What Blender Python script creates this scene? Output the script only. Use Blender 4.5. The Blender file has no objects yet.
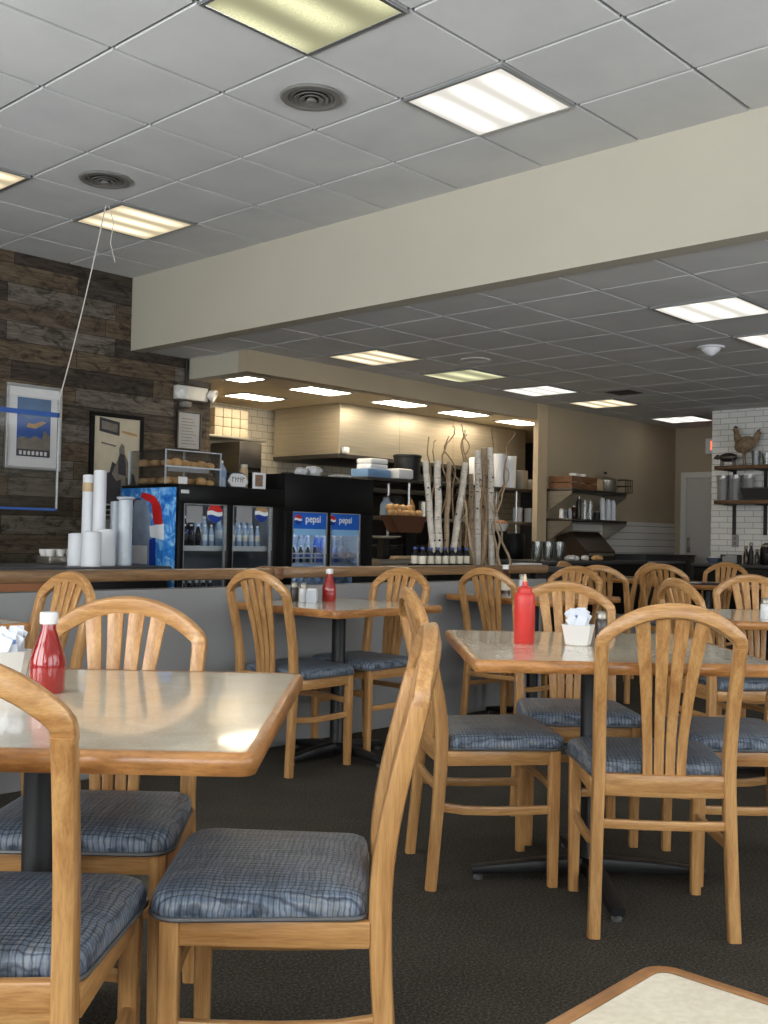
import bpy, bmesh, math, random
from mathutils import Vector, Matrix
random.seed(7)
S = bpy.context.scene
COL = S.collection
PI = math.pi

# ------------------------------------------------------------------ camera geometry (room axes: X, Y along the ceiling grid)
F, PITCH, ROLL, TH, H = 1047.3, .0231, -.021, .8168, 1.08
_c, _s = math.cos(PITCH), math.sin(PITCH)
_rx = Matrix(((1, 0, 0), (0, _c, -_s), (0, _s, _c)))
_c, _s = math.cos(ROLL), math.sin(ROLL)
_ry = Matrix(((_c, 0, _s), (0, 1, 0), (-_s, 0, _c)))
_W = Matrix(((math.cos(TH), math.sin(TH), 0), (-math.sin(TH), math.cos(TH), 0), (0, 0, 1)))
CM = _W @ (_rx @ _ry)
EYE = Vector((0, 0, H))
def ray(u, v): return CM @ Vector(((u - 384) / F, 1, -(v - 512) / F))
def at_z(u, v, z): d = ray(u, v); return EYE + d * ((z - H) / d.z)
def at_x(u, v, x): d = ray(u, v); return EYE + d * (x / d.x)
def at_y(u, v, y): d = ray(u, v); return EYE + d * (y / d.y)
RH = Vector((math.cos(TH), -math.sin(TH), 0)); FH = Vector((math.sin(TH), math.cos(TH), 0))
def V(r, d, z=0.0): return RH * r + FH * d + Vector((0, 0, z))
def heading(r, d):
    w = V(r, d); return math.atan2(-w.x, w.y)       # rotation taking local +Y to that direction

# ------------------------------------------------------------------ materials
def lin(c):
    c = c / 255.0
    return c / 12.92 if c <= .04045 else ((c + .055) / 1.055) ** 2.4
def rgb(r, g, b): return (lin(r), lin(g), lin(b), 1)
MATS = {}
class NT:
    def __init__(s, name):
        s.m = bpy.data.materials.new(name); s.m.use_nodes = True
        s.t = s.m.node_tree; s.n = s.t.nodes; s.l = s.t.links
        s.b = s.n['Principled BSDF']; s.out = s.n['Material Output']
        MATS[name] = s.m
    def new(s, t, **k):
        n = s.n.new(t)
        for a, b in k.items(): setattr(n, a, b)
        return n
    def link(s, a, b): s.l.new(a, b)
    def coord(s, scale=(1, 1, 1), src='Object', rot=(0, 0, 0)):
        c = s.new('ShaderNodeTexCoord'); m = s.new('ShaderNodeMapping')
        m.inputs['Scale'].default_value = scale; m.inputs['Rotation'].default_value = rot
        s.link(c.outputs[src], m.inputs['Vector']); return m.outputs['Vector']
    def noise(s, vec, scale=5, detail=4, rough=.55, dist=0):
        n = s.new('ShaderNodeTexNoise'); n.inputs['Scale'].default_value = scale
        n.inputs['Detail'].default_value = detail; n.inputs['Roughness'].default_value = rough
        n.inputs['Distortion'].default_value = dist
        s.link(vec, n.inputs['Vector']); return n.outputs['Fac']
    def ramp(s, fac, stops, interp='LINEAR'):
        r = s.new('ShaderNodeValToRGB'); e = r.color_ramp.elements; r.color_ramp.interpolation = interp
        while len(e) < len(stops): e.new(0.5)
        for i, (p, c) in enumerate(stops): e[i].position = p; e[i].color = c
        s.link(fac, r.inputs['Fac']); return r.outputs['Color']
    def mix(s, fac, a, b, mode='MIX'):
        n = s.new('ShaderNodeMix', data_type='RGBA', blend_type=mode)
        for k, v in ((0, fac), (6, a), (7, b)):
            if isinstance(v, (int, float, tuple)): n.inputs[k].default_value = v
            else: s.link(v, n.inputs[k])
        return n.outputs[2]
    def math(s, op, a, b=0.0, c=None):
        n = s.new('ShaderNodeMath', operation=op)
        for i, v in enumerate((a, b) if c is None else (a, b, c)):
            if isinstance(v, (int, float)): n.inputs[i].default_value = v
            else: s.link(v, n.inputs[i])
        return n.outputs[0]
    def base(s, col, rough=.5, metal=0, spec=None, coat=None):
        if isinstance(col, tuple): s.b.inputs['Base Color'].default_value = col
        else: s.link(col, s.b.inputs['Base Color'])
        s.b.inputs['Roughness'].default_value = rough; s.b.inputs['Metallic'].default_value = metal
        if spec is not None: s.b.inputs['Specular IOR Level'].default_value = spec
        if coat: s.b.inputs['Coat Weight'].default_value = coat; s.b.inputs['Coat Roughness'].default_value = .12
        return s.m
    def bump(s, h, strength=.2, dist=.01):
        b = s.new('ShaderNodeBump'); b.inputs['Strength'].default_value = strength; b.inputs['Distance'].default_value = dist
        s.link(h, b.inputs['Height']); s.link(b.outputs['Normal'], s.b.inputs['Normal'])

def plain(name, col, rough=.5, metal=0, var=.06, scale=14, spec=None, coat=None):
    t = NT(name)
    n = t.noise(t.coord(), scale, 4)
    d = tuple(x * (1 - var) for x in col[:3]) + (1,); l = tuple(min(1, x * (1 + var)) for x in col[:3]) + (1,)
    return t.base(t.ramp(n, [(.3, d), (.7, l)]), rough, metal, spec, coat)

def oak(name, scale, dark=(170, 118, 67), light=(207, 159, 101), rough=.34):
    t = NT(name)
    v = t.coord(scale)
    n1 = t.noise(v, 1.0, 5, .6, .4)
    n2 = t.noise(t.coord(tuple(x * 6 for x in scale)), 1.0, 3, .6)
    c1 = t.ramp(n1, [(.3, rgb(*dark)), (.62, rgb(*light))])
    c2 = t.ramp(n2, [(.38, rgb(*[x * .82 for x in dark])), (.56, (1, 1, 1, 1))])
    t.base(t.mix(.22, c1, c2, 'MULTIPLY'), rough, coat=.25)
    t.bump(n2, .05, .002)
    return t.m
OAKV = oak('oak_upright_grain', (50, 50, 3))
OAKH = oak('oak_cross_grain', (4, 55, 55))
OAKY = oak('oak_depth_grain', (55, 4, 55))
EDGE = oak('table_edge_oak', (9, 9, 40), (140, 90, 46), (198, 140, 82), .28)
EDGEM = EDGE
RAILW = oak('rail_wood', (3, 40, 40), (104, 76, 50), (156, 120, 82), .4)
SHELFW = oak('rustic_shelf_wood', (30, 4, 30), (64, 44, 28), (128, 92, 58), .6)

def mk_laminate():
    t = NT('cream_laminate')
    a = t.noise(t.coord(), 9, 6, .65, .8); b = t.noise(t.coord(), 160, 2)
    c = t.ramp(a, [(.3, rgb(220, 208, 184)), (.7, rgb(238, 228, 208))])
    c = t.mix(.12, c, t.ramp(b, [(.4, rgb(170, 150, 120)), (.6, rgb(240, 230, 210))]))
    t.base(c, .2, spec=.4); t.b.inputs['Coat Weight'].default_value = .7; t.b.inputs['Coat Roughness'].default_value = .045; t.b.inputs['Coat IOR'].default_value = 1.5
    return t.m
LAM = mk_laminate()

def mk_fabric():
    t = NT('blue_woven_vinyl')
    def lines(rot, sc):
        wv = t.new('ShaderNodeTexWave'); wv.wave_type = 'BANDS'; wv.bands_direction = 'X'
        for k, v in (('Scale', sc), ('Distortion', 7.0), ('Detail', 3.0), ('Detail Scale', .5), ('Detail Roughness', .6)): wv.inputs[k].default_value = v
        t.link(t.coord((1, 1, 1), rot=(0, 0, rot)), wv.inputs['Vector']); return wv.outputs['Fac']
    la, lb_ = lines(.04, 27), lines(PI / 2 + .05, 31)
    a = t.noise(t.coord((190, 9, 20), rot=(0, 0, .05)), 1, 2.5, .6, .6)
    b = t.noise(t.coord((9, 190, 20), rot=(0, 0, -.06)), 1, 2.5, .6, .6)
    lo = t.noise(t.coord(), 16, 3)
    base = t.ramp(lo, [(.35, rgb(96, 108, 122)), (.65, rgb(124, 137, 154))])
    ca = t.ramp(a, [(.38, rgb(66, 72, 82)), (.5, rgb(116, 126, 138)), (.62, rgb(178, 172, 156))])
    cb = t.ramp(b, [(.38, rgb(64, 74, 88)), (.5, rgb(110, 124, 146)), (.62, rgb(152, 168, 190))])
    c = t.mix(.55, base, t.mix(.5, ca, cb))
    dk = [(.0, (.25, .27, .31, 1)), (.14, (.6, .62, .65, 1)), (.3, (1, 1, 1, 1))]
    c = t.mix(.8, c, t.ramp(la, dk), 'MULTIPLY'); c = t.mix(.8, c, t.ramp(lb_, dk), 'MULTIPLY')
    t.base(c, .4, spec=.4)
    t.bump(t.math('ADD', la, lb_), .12, .002)
    return t.m
FABRIC = mk_fabric()
PIPE = plain('seat_piping_vinyl', rgb(92, 92, 92), .35)

def mk_carpet():
    t = NT('dark_carpet')
    a = t.noise(t.coord(), 130, 5, .8); b = t.noise(t.coord(), 3.5, 4)
    c = t.ramp(a, [(.36, rgb(28, 26, 23)), (.52, rgb(74, 70, 63)), (.66, rgb(126, 119, 108))])
    c = t.mix(.35, c, t.ramp(b, [(.3, rgb(56, 52, 46)), (.7, rgb(82, 78, 71))]))
    t.base(c, .95, spec=.1); t.bump(a, .6, .006)
    return t.m
CARPET = mk_carpet()

def mk_tile(name, c0, c1):
    t = NT(name)
    a = t.noise(t.coord(), 190, 3, .7); b = t.noise(t.coord(), 2.2, 4)
    c = t.mix(.5, t.ramp(a, [(.3, rgb(*c0)), (.6, rgb(*c1))]), t.ramp(b, [(.3, rgb(*c0)), (.7, rgb(*c1))]))
    t.base(c, .9, spec=.15); t.bump(a, .25, .003)
    return t.m
CEIL = mk_tile('mineral_fibre_tile', (196, 197, 198), (220, 220, 219))
TBAR = plain('groove_shade_grid_bar', rgb(128, 127, 124), .8, spec=.1)  # grey darkened so the groove's shade is put into the bar colour
BEAM = plain('beam_paint', rgb(184, 178, 163), .7, var=.02, scale=3)
TAUPE = plain('taupe_wall_paint', rgb(172, 157, 133), .65, var=.03, scale=3)
POSTP = plain('post_paint', rgb(196, 176, 146), .6, var=.03)
GREYP = plain('pony_wall_paint', rgb(150, 151, 152), .7, var=.03, scale=4)
CREAMW = plain('room_wall_paint', rgb(190, 182, 165), .7, var=.03, scale=3)
WHITEP = plain('white_trim_paint', rgb(214, 212, 206), .45, var=.02)
DOORP = plain('door_paint', rgb(196, 192, 186), .45, var=.02)
KCEIL = plain('kitchen_ceiling_paint', rgb(222, 204, 170), .8, var=.03)

def mk_planks():
    t = NT('weathered_plank_cladding')
    tc = t.new('ShaderNodeTexCoord'); sp = t.new('ShaderNodeSeparateXYZ'); cb = t.new('ShaderNodeCombineXYZ')
    t.link(tc.outputs['Object'], sp.inputs[0]); t.link(sp.outputs['X'], cb.inputs['X']); t.link(sp.outputs['Z'], cb.inputs['Y'])
    br = t.new('ShaderNodeTexBrick'); t.link(cb.outputs[0], br.inputs['Vector'])
    br.offset = .37; br.offset_frequency = 2; br.squash = 1.35; br.squash_frequency = 3
    for k, v in (('Color1', (0, 0, 0, 1)), ('Color2', (1, 1, 1, 1)), ('Mortar', (.5, .5, .5, 1)), ('Scale', 1.0), ('Mortar Size', .0022),
                 ('Brick Width', .95), ('Row Height', .148), ('Bias', 0.0)): br.inputs[k].default_value = v
    pal = t.ramp(br.outputs['Color'], [(0, rgb(80, 71, 62)), (.16, rgb(108, 96, 82)), (.34, rgb(88, 80, 73)), (.5, rgb(116, 102, 84)),
                                       (.64, rgb(96, 87, 78)), (.8, rgb(124, 117, 108)), (1, rgb(82, 72, 62))], 'CONSTANT')
    mp = t.new('ShaderNodeMapping'); mp.inputs['Scale'].default_value = (2.2, 1, 26); t.link(tc.outputs['Object'], mp.inputs['Vector'])
    g = t.noise(mp.outputs[0], 1.6, 7, .7, .8)
    g2 = t.noise(t.coord((5, 1, 11)), 1.2, 6, .7, 1.2)
    c = t.mix(.85, pal, t.ramp(g, [(.3, rgb(92, 84, 78)), (.5, rgb(205, 200, 195)), (.68, (1, 1, 1, 1))]), 'MULTIPLY')
    c = t.mix(.75, c, t.ramp(g2, [(.36, rgb(70, 60, 52)), (.52, (1, 1, 1, 1))]), 'MULTIPLY')
    c = t.mix(br.outputs['Fac'], c, rgb(24, 20, 18))
    t.base(c, .7, spec=.3)
    t.bump(t.math('SUBTRACT', t.math('MULTIPLY', g, .5), br.outputs['Fac']), .5, .008)
    return t.m
PLANK = mk_planks()

def mk_subway(name, axis, w=.2, h=.066, c1=(224, 224, 221), c2=(234, 234, 231), mortar=(176, 174, 168), ms=.004, rough=.22):
    t = NT(name)
    tc = t.new('ShaderNodeTexCoord'); sp = t.new('ShaderNodeSeparateXYZ'); cb = t.new('ShaderNodeCombineXYZ')
    t.link(tc.outputs['Object'], sp.inputs[0]); t.link(sp.outputs[axis], cb.inputs['X']); t.link(sp.outputs['Z'], cb.inputs['Y'])
    br = t.new('ShaderNodeTexBrick'); t.link(cb.outputs[0], br.inputs['Vector'])
    for k, v in (('Color1', rgb(*c1)), ('Color2', rgb(*c2)), ('Mortar', rgb(*mortar)), ('Scale', 1.0), ('Mortar Size', ms),
                 ('Brick Width', w), ('Row Height', h)): br.inputs[k].default_value = v
    t.base(br.outputs['Color'], rough)
    t.bump(t.math('SUBTRACT', 1.0, br.outputs['Fac']), .5, .004)
    return t.m
SUBX = mk_subway('white_tile_brick', 'Y')
SUBY = mk_subway('kitchen_wall_tile', 'X', .15, .075, (226, 214, 190), (236, 226, 204), (180, 168, 140))
WAINS = mk_subway('long_wall_tile', 'X', 9.0, .085, (206, 203, 196), (214, 211, 204), (140, 136, 128))

def mk_steel(name, col=(176, 170, 158), rough=.32):
    t = NT(name); n = t.noise(t.coord((2, 2, 60)), 1, 3)
    t.base(t.ramp(n, [(.3, rgb(*[x * .9 for x in col])), (.7, rgb(*col))]), rough, .85)
    return t.m
STEEL = mk_steel('brushed_steel'); HOODM = mk_steel('hood_steel', (200, 190, 170), .38); DKSTEEL = mk_steel('dark_steel', (92, 88, 84), .4)
BLACK = plain('black_enamel', rgb(9, 9, 10), .4, spec=.22); BLACKM = plain('black_cast_iron', rgb(24, 24, 26), .45)
BLKPL = plain('black_plastic', rgb(20, 20, 22), .5)
WHITEPL = plain('white_foam', rgb(232, 234, 238), .55, var=.015); CLEARPL = plain('frosted_cup_plastic', rgb(196, 204, 212), .25, var=.06, scale=30)
WHITEC = plain('white_ceramic', rgb(228, 226, 222), .2, var=.01); PAPER = plain('white_paper', rgb(224, 224, 226), .8, var=.03)
PACK = plain('sugar_packet_paper', rgb(226, 230, 238), .6, var=.05, scale=40); PACKB = plain('blue_packet_print', rgb(120, 150, 205), .6)
GREYPAPER = plain('grey_notice_paper', rgb(150, 150, 152), .7, var=.05); GREYPL = plain('grey_plastic', rgb(120, 116, 110), .5)
DKGREY = plain('dark_grey_laminate', rgb(62, 62, 64), .45); BROWNP = plain('reddish_brown_panel', rgb(176, 116, 80), .5)
REDPL = plain('red_squeeze_plastic', rgb(206, 58, 52), .35, var=.03); KETCH = plain('ketchup_red', rgb(150, 26, 22), .12, var=.08, coat=.8)
TANPL = plain('tan_nozzle_plastic', rgb(206, 178, 140), .4); ORANGE = plain('orange_squeeze_plastic', rgb(206, 150, 82), .4)
BUN = plain('baked_bread_crust', rgb(212, 168, 112), .6, var=.22, scale=18); BASKET = plain('brown_wicker', rgb(96, 56, 32), .7, var=.2, scale=60)
BLUEPL = plain('blue_tray_plastic', rgb(112, 148, 190), .45); BLUETAPE = plain('blue_masking_tape', rgb(38, 84, 160), .55)
BROWNGL = plain('brown_bottle_glass', rgb(60, 34, 20), .15); COLA = plain('dark_cola_bottle', rgb(24, 20, 26), .12)
BLUELAB = plain('blue_bottle_label', rgb(34, 66, 150), .4); CREAMLAB = plain('cream_bottle_label', rgb(214, 204, 184), .5)
CAPBLUE = plain('blue_bottle_cap', rgb(44, 66, 130), .4); CAPWHITE = plain('white_bottle_cap', rgb(226, 226, 226), .4)
WATERB = plain('pale_water_bottle', rgb(150, 168, 190), .12, var=.15, scale=30); COOLIN = plain('cooler_liner', rgb(128, 134, 142), .4)
PEPB = plain('sign_blue', rgb(20, 100, 208), .4); PEPR = plain('emblem_red', rgb(206, 36, 36), .4); PEPN = plain('emblem_navy', rgb(20, 58, 150), .4)
WHITEINK = plain('white_ink', rgb(236, 238, 240), .5, var=.01); BLACKINK = plain('black_ink', rgb(30, 30, 32), .6); GREYINK = plain('grey_ink', rgb(104, 100, 96), .6)
ALU = mk_steel('aluminium_trim', (196, 198, 200), .3); CORD = plain('white_string', rgb(200, 196, 188), .7)
COPPER = plain('roasted_brown_food', rgb(140, 84, 44), .6, var=.3, scale=40); CRATE = oak('crate_wood', (4, 40, 40), (82, 52, 32), (140, 96, 60), .6)
ROOST = plain('rooster_patina', rgb(136, 114, 90), .5, var=.45, scale=26); TWIG = plain('dry_willow_bark', rgb(150, 124, 96), .75, var=.25, scale=50)
FOILW = plain('wrapped_white_plastic', rgb(210, 210, 212), .35, var=.1)

def mk_birch(name, c):
    t = NT(name)
    a = t.noise(t.coord((16, 16, 70)), 1, 4, .7); b = t.noise(t.coord(), 22, 4)
    col = t.mix(t.ramp(a, [(.6, (0, 0, 0, 1)), (.68, (1, 1, 1, 1))]), t.ramp(b, [(.3, rgb(*[x * .82 for x in c])), (.7, rgb(*c))]), rgb(64, 54, 46))
    t.base(col, .75); t.bump(b, .3, .004); return t.m
BIRCH = mk_birch('white_birch_bark', (216, 206, 192)); BIRCHT = mk_birch('tan_birch_bark', (184, 160, 130))

def mk_ice():
    t = NT('blue_ice_print')
    a = t.noise(t.coord((1, 1, 1)), 11, 5, .7, 1.5)
    t.base(t.ramp(a, [(.32, rgb(18, 78, 170)), (.5, rgb(48, 138, 222)), (.62, rgb(150, 204, 246)), (.72, rgb(228, 242, 252))]), .35); return t.m
ICE = mk_ice()

def mk_clear(name, tint=(1, 1, 1, 1), gl=.08, rough=.03):
    t = NT(name)
    t.n.remove(t.b)
    tr = t.new('ShaderNodeBsdfTransparent'); tr.inputs[0].default_value = tint
    g = t.new('ShaderNodeBsdfGlossy'); g.inputs['Roughness'].default_value = rough
    fr = t.new('ShaderNodeFresnel'); fr.inputs[0].default_value = 1.45
    f = t.math('ADD', t.math('MULTIPLY', fr.outputs[0], .7), gl)
    mx = t.new('ShaderNodeMixShader'); t.link(f, mx.inputs[0]); t.link(tr.outputs[0], mx.inputs[1]); t.link(g.outputs[0], mx.inputs[2])
    t.link(mx.outputs[0], t.out.inputs[0]); return t.m
GLASS = mk_clear('clear_pane', (.95, .97, .98, 1), .0); ACRYL = mk_clear('clear_acrylic', (.975, .98, .98, 1), .02); TUMBLER = mk_clear('tumbler_glass', (.84, .86, .86, 1), .1, .2)

def mk_emit(name, col, strength, bands=None, floor=.35):
    t = NT(name); t.n.remove(t.b)
    e = t.new('ShaderNodeEmission'); e.inputs['Color'].default_value = col
    if bands:
        tc = t.new('ShaderNodeTexCoord'); sp = t.new('ShaderNodeSeparateXYZ'); t.link(tc.outputs['Object'], sp.inputs[0])
        k = t.math('COSINE', t.math('MULTIPLY', sp.outputs['Y'], 2 * PI * bands / .56))
        k = t.math('POWER', t.math('ADD', t.math('MULTIPLY', k, .5), .5), 1.3)
        x = t.math('SUBTRACT', 1.0, t.math('POWER', t.math('ABSOLUTE', t.math('MULTIPLY', sp.outputs['X'], 3.5)), 3.0))
        k = t.math('MULTIPLY', k, t.math('MAXIMUM', x, .1))
        vo = t.new('ShaderNodeTexVoronoi'); vo.inputs['Scale'].default_value = 90; t.link(tc.outputs['Object'], vo.inputs['Vector'])
        k = t.math('MULTIPLY', k, t.math('ADD', t.math('MULTIPLY', vo.outputs['Distance'], .5), .75))
        t.link(t.math('MULTIPLY', t.math('ADD', t.math('MULTIPLY', k, 1 - floor), floor), strength), e.inputs['Strength'])
    else: e.inputs['Strength'].default_value = strength
    t.link(e.outputs[0], t.out.inputs[0]); return t.m
L_WHITE = mk_emit('lamp_lens_white', (1, .95, .86, 1), 1.75, 3, .35); L_WARM = mk_emit('lamp_lens_warm', (1, .83, .55, 1), 1.5, 3, .3)
L_GREEN = mk_emit('lamp_lens_greenish', (.95, .93, .56, 1), .85, 2, .36); L_KIT = mk_emit('kitchen_lamp_lens', (1, .86, .64, 1), 15.0)
L_LED = mk_emit('cooler_lamp_tube', (.72, .86, 1, 1), 50.0); L_LEDDIM = mk_emit('dim_cooler_lamp_tube', (.8, .9, 1, 1), 12.0)
L_EXIT = mk_emit('exit_sign_red', (1, .16, .06, 1), 1.6)

# ------------------------------------------------------------------ mesh builder
class MB:
    def __init__(s): s.bm = bmesh.new()
    def _add(s, b, mi=0):
        for f in b.faces: f.material_index = mi
        me = bpy.data.meshes.new('tmp'); b.to_mesh(me); b.free(); s.bm.from_mesh(me); bpy.data.meshes.remove(me); return s
    def box(s, lo, hi, bev=0.0, seg=2, mat=None, mi=0):
        b = bmesh.new(); bmesh.ops.create_cube(b, size=1)
        lo, hi = Vector(lo), Vector(hi)
        for v in b.verts: v.co = Vector([(lo[i] + hi[i]) / 2 + v.co[i] * (hi[i] - lo[i]) for i in range(3)])
        if bev: bmesh.ops.bevel(b, geom=list(b.edges), offset=bev, segments=seg, profile=.5, affect='EDGES')
        if mat is not None: bmesh.ops.transform(b, matrix=mat, verts=b.verts)
        return s._add(b, mi)
    def lathe(s, prof, seg=24, at=(0, 0, 0), mat=None, mi=0):
        b = bmesh.new(); rings = []
        for r, z in prof:
            if r < 1e-5: rings.append([b.verts.new((0, 0, z))])
            else: rings.append([b.verts.new((r * math.cos(2 * PI * k / seg), r * math.sin(2 * PI * k / seg), z)) for k in range(seg)])
        for A, B in zip(rings, rings[1:]):
            for k in range(seg):
                k2 = (k + 1) % seg
                if len(A) == 1 and len(B) == 1: continue
                if len(A) == 1: b.faces.new((A[0], B[k], B[k2]))
                elif len(B) == 1: b.faces.new((A[k], A[k2], B[0]))
                else: b.faces.new((A[k], A[k2], B[k2], B[k]))
        bmesh.ops.recalc_face_normals(b, faces=b.faces)
        M = Matrix.Translation(at)
        if mat is not None: M = M @ mat
        bmesh.ops.transform(b, matrix=M, verts=b.verts)
        return s._add(b, mi)
    def sweep(s, path, sec, hint, closed_caps=True, mi=0):
        """path points, sec: list of (w,h) or function; rounded rectangular section; hint = width axis"""
        b = bmesh.new(); n = len(path); P = [Vector(p) for p in path]; hint = Vector(hint); rings = []
        for i in range(n):
            t = (P[min(i + 1, n - 1)] - P[max(i - 1, 0)]).normalized()
            a = (hint - t * hint.dot(t)).normalized(); c = t.cross(a)
            w, h = sec[i] if isinstance(sec, list) else sec
            q = min(w, h) * .22; w2, h2 = w / 2, h / 2
            pts = [(w2 - q, -h2), (w2 - q * .3, -h2 + q * .3), (w2, -h2 + q), (w2, h2 - q), (w2 - q * .3, h2 - q * .3), (w2 - q, h2)]
            pts = pts + [(-x, -y) for x, y in pts]
            rings.append([b.verts.new(P[i] + a * x + c * y) for x, y in pts])
        for A, B in zip(rings, rings[1:]):
            m = len(A)
            for k in range(m): b.faces.new((A[k], A[(k + 1) % m], B[(k + 1) % m], B[k]))
        b.faces.new(rings[0]); b.faces.new(rings[-1])
        bmesh.ops.recalc_face_normals(b, faces=b.faces)
        return s._add(b, mi)
    def tube(s, path, r, seg=8, mi=0):
        b = bmesh.new(); n = len(path); P = [Vector(p) for p in path]; rings = []; a = None
        for i in range(n):
            t = (P[min(i + 1, n - 1)] - P[max(i - 1, 0)]).normalized()
            if a is None: a = t.orthogonal().normalized()
            a = (a - t * a.dot(t)).normalized(); c = t.cross(a)
            rr = r[i] if isinstance(r, (list, tuple)) else r
            rings.append([b.verts.new(P[i] + (a * math.cos(2 * PI * k / seg) + c * math.sin(2 * PI * k / seg)) * rr) for k in range(seg)])
        for A, B in zip(rings, rings[1:]):
            for k in range(seg): b.faces.new((A[k], A[(k + 1) % seg], B[(k + 1) % seg], B[k]))
        b.faces.new(rings[0]); b.faces.new(rings[-1])
        bmesh.ops.recalc_face_normals(b, faces=b.faces)
        return s._add(b, mi)
    def prism(s, poly, ax_u, ax_v, ax_n, org, t, bev=0, mi=0):
        """extrude 2-D polygon (u,v) along ax_n by t"""
        b = bmesh.new(); U, Vv, N, O = Vector(ax_u), Vector(ax_v), Vector(ax_n), Vector(org)
        A = [b.verts.new(O + U * x + Vv * y) for x, y in poly]; B = [b.verts.new(v.co + N * t) for v in A]
        m = len(A); b.faces.new(A); b.faces.new(B)
        for k in range(m): b.faces.new((A[k], A[(k + 1) % m], B[(k + 1) % m], B[k]))
        bmesh.ops.recalc_face_normals(b, faces=b.faces)
        if bev: bmesh.ops.bevel(b, geom=list(b.edges), offset=bev, segments=2, profile=.5, affect='EDGES')
        return s._add(b, mi)
    def ball(s, c, r, seg=14, mi=0, mat=None):
        b = bmesh.new(); bmesh.ops.create_uvsphere(b, u_segments=seg, v_segments=max(6, seg // 2 + 2), radius=1)
        r = r if isinstance(r, (tuple, list)) else (r, r, r)
        for v in b.verts: v.co = Vector((v.co.x * r[0], v.co.y * r[1], v.co.z * r[2]))
        M = Matrix.Translation(c)
        if mat is not None: M = M @ mat
        bmesh.ops.transform(b, matrix=M, verts=b.verts)
        return s._add(b, mi)
    def build(s, name, mats, parent=None, loc=(0, 0, 0), rz=0, smooth=True, angle=40):
        me = bpy.data.meshes.new(name); s.bm.to_mesh(me); s.bm.free()
        for m in (mats if isinstance(mats, (list, tuple)) else [mats]): me.materials.append(m)
        if smooth:
            for p in me.polygons: p.use_smooth = True
            me.set_sharp_from_angle(angle=math.radians(angle))
        o = bpy.data.objects.new(name, me); COL.objects.link(o)
        if parent is not None: o.parent = parent
        o.location = loc; o.rotation_euler = (0, 0, rz)
        return o
def tag(o, label, cat, group=None, kind=None):
    o['label'] = label; o['category'] = cat
    if group: o['group'] = group
    if kind: o['kind'] = kind
    return o
def thing(name, label, cat, loc=(0, 0, 0), rz=0, group=None):
    o = bpy.data.objects.new(name, None); o.empty_display_size = .1; COL.objects.link(o)
    o.location = loc; o.rotation_euler = (0, 0, rz); return tag(o, label, cat, group)
def struct(o, label=None, cat=None):
    o['kind'] = 'structure'
    if label: o['label'] = label
    if cat: o['category'] = cat
    return o
def copy_tree(o, parent=None):
    c = o.copy(); COL.objects.link(c)
    if parent is not None: c.parent = parent
    for ch in [x for x in o.children]: copy_tree(ch, c)
    return c
def text(name, body, size, mat, parent, loc, rot, ext=.001, align='CENTER', bold=0.0):
    cu = bpy.data.curves.new(name, 'FONT'); cu.body = body; cu.size = size; cu.extrude = ext; cu.align_x = align; cu.align_y = 'CENTER'
    cu.offset = bold
    cu.materials.append(mat); o = bpy.data.objects.new(name, cu); COL.objects.link(o)
    if parent is not None: o.parent = parent
    bpy.context.view_layer.update(); dg = bpy.context.evaluated_depsgraph_get()
    me = bpy.data.meshes.new_from_object(o.evaluated_get(dg)); me.name = name; bpy.data.objects.remove(o)
    o = bpy.data.objects.new(name, me); COL.objects.link(o); o.parent = parent
    if not me.materials: me.materials.append(mat)
    o.location = loc; o.rotation_euler = rot; return o

# ================================================================== SETTING
ZU, ZL = 3.20, 2.60          # upper and lower ceilings
XB = 4.90                    # face of the beam
XW, YW = -2.2, -3.4          # window walls behind the camera
YWOOD, YHEAD, XEND = 7.55, 6.75, 12.86
GUX, GUY, GLX, GLY, T = 2.476, 3.417, 5.476, 2.793, .6096

def slab(name, lo, hi, m, label=None, bev=0):
    return struct(MB().box(lo, hi, bev).build(name, m, smooth=False), label, 'room part' if label else None)
slab('floor', (XW, YW, -.06), (XEND + .2, 8.8, 0), CARPET, 'dark brown grey carpet floor under the tables', )
slab('floor_kitchen', (5.76, 6.95, 0), (12.0, 8.65, .004), plain('pale_quarry_tile', rgb(176, 160, 138), .5))  # unseen pale floor, added to bounce light onto the kitchen ceiling
def tiled_ceiling(name, gname, x0, x1, y0, y1, ox, oy, z, label):
    """tegular tiles hanging a little below the bars they lie on"""
    b = MB(); g = .0105
    def cells(o, a, c):
        k = math.floor((a - o) / T); out = []
        while o + k * T < c - .02: out.append((max(a, o + k * T + g), min(c, o + (k + 1) * T - g))); k += 1
        return [q for q in out if q[1] - q[0] > .02]
    for xa, xb_ in cells(ox, x0, x1):
        for ya, yb in cells(oy, y0, y1): b.box((xa, ya, z), (xb_, yb, z + .017))
    struct(b.build(name, CEIL, smooth=False), label, 'ceiling')
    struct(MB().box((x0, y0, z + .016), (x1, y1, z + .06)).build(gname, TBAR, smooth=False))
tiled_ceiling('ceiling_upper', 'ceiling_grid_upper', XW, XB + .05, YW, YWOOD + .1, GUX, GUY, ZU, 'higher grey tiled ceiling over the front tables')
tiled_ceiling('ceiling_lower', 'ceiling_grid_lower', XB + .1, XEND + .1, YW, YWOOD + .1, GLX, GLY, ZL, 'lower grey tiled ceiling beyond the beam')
slab('beam', (XB, YW, ZL - .012), (XB + .13, YWOOD, ZU + .03), BEAM, 'wide cream painted beam face between the two ceilings')
slab('wall_left', (XW, YWOOD, 0), (5.74, YWOOD + .15, ZU + .05), PLANK, 'weathered dark wood plank wall with framed pictures')
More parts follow.
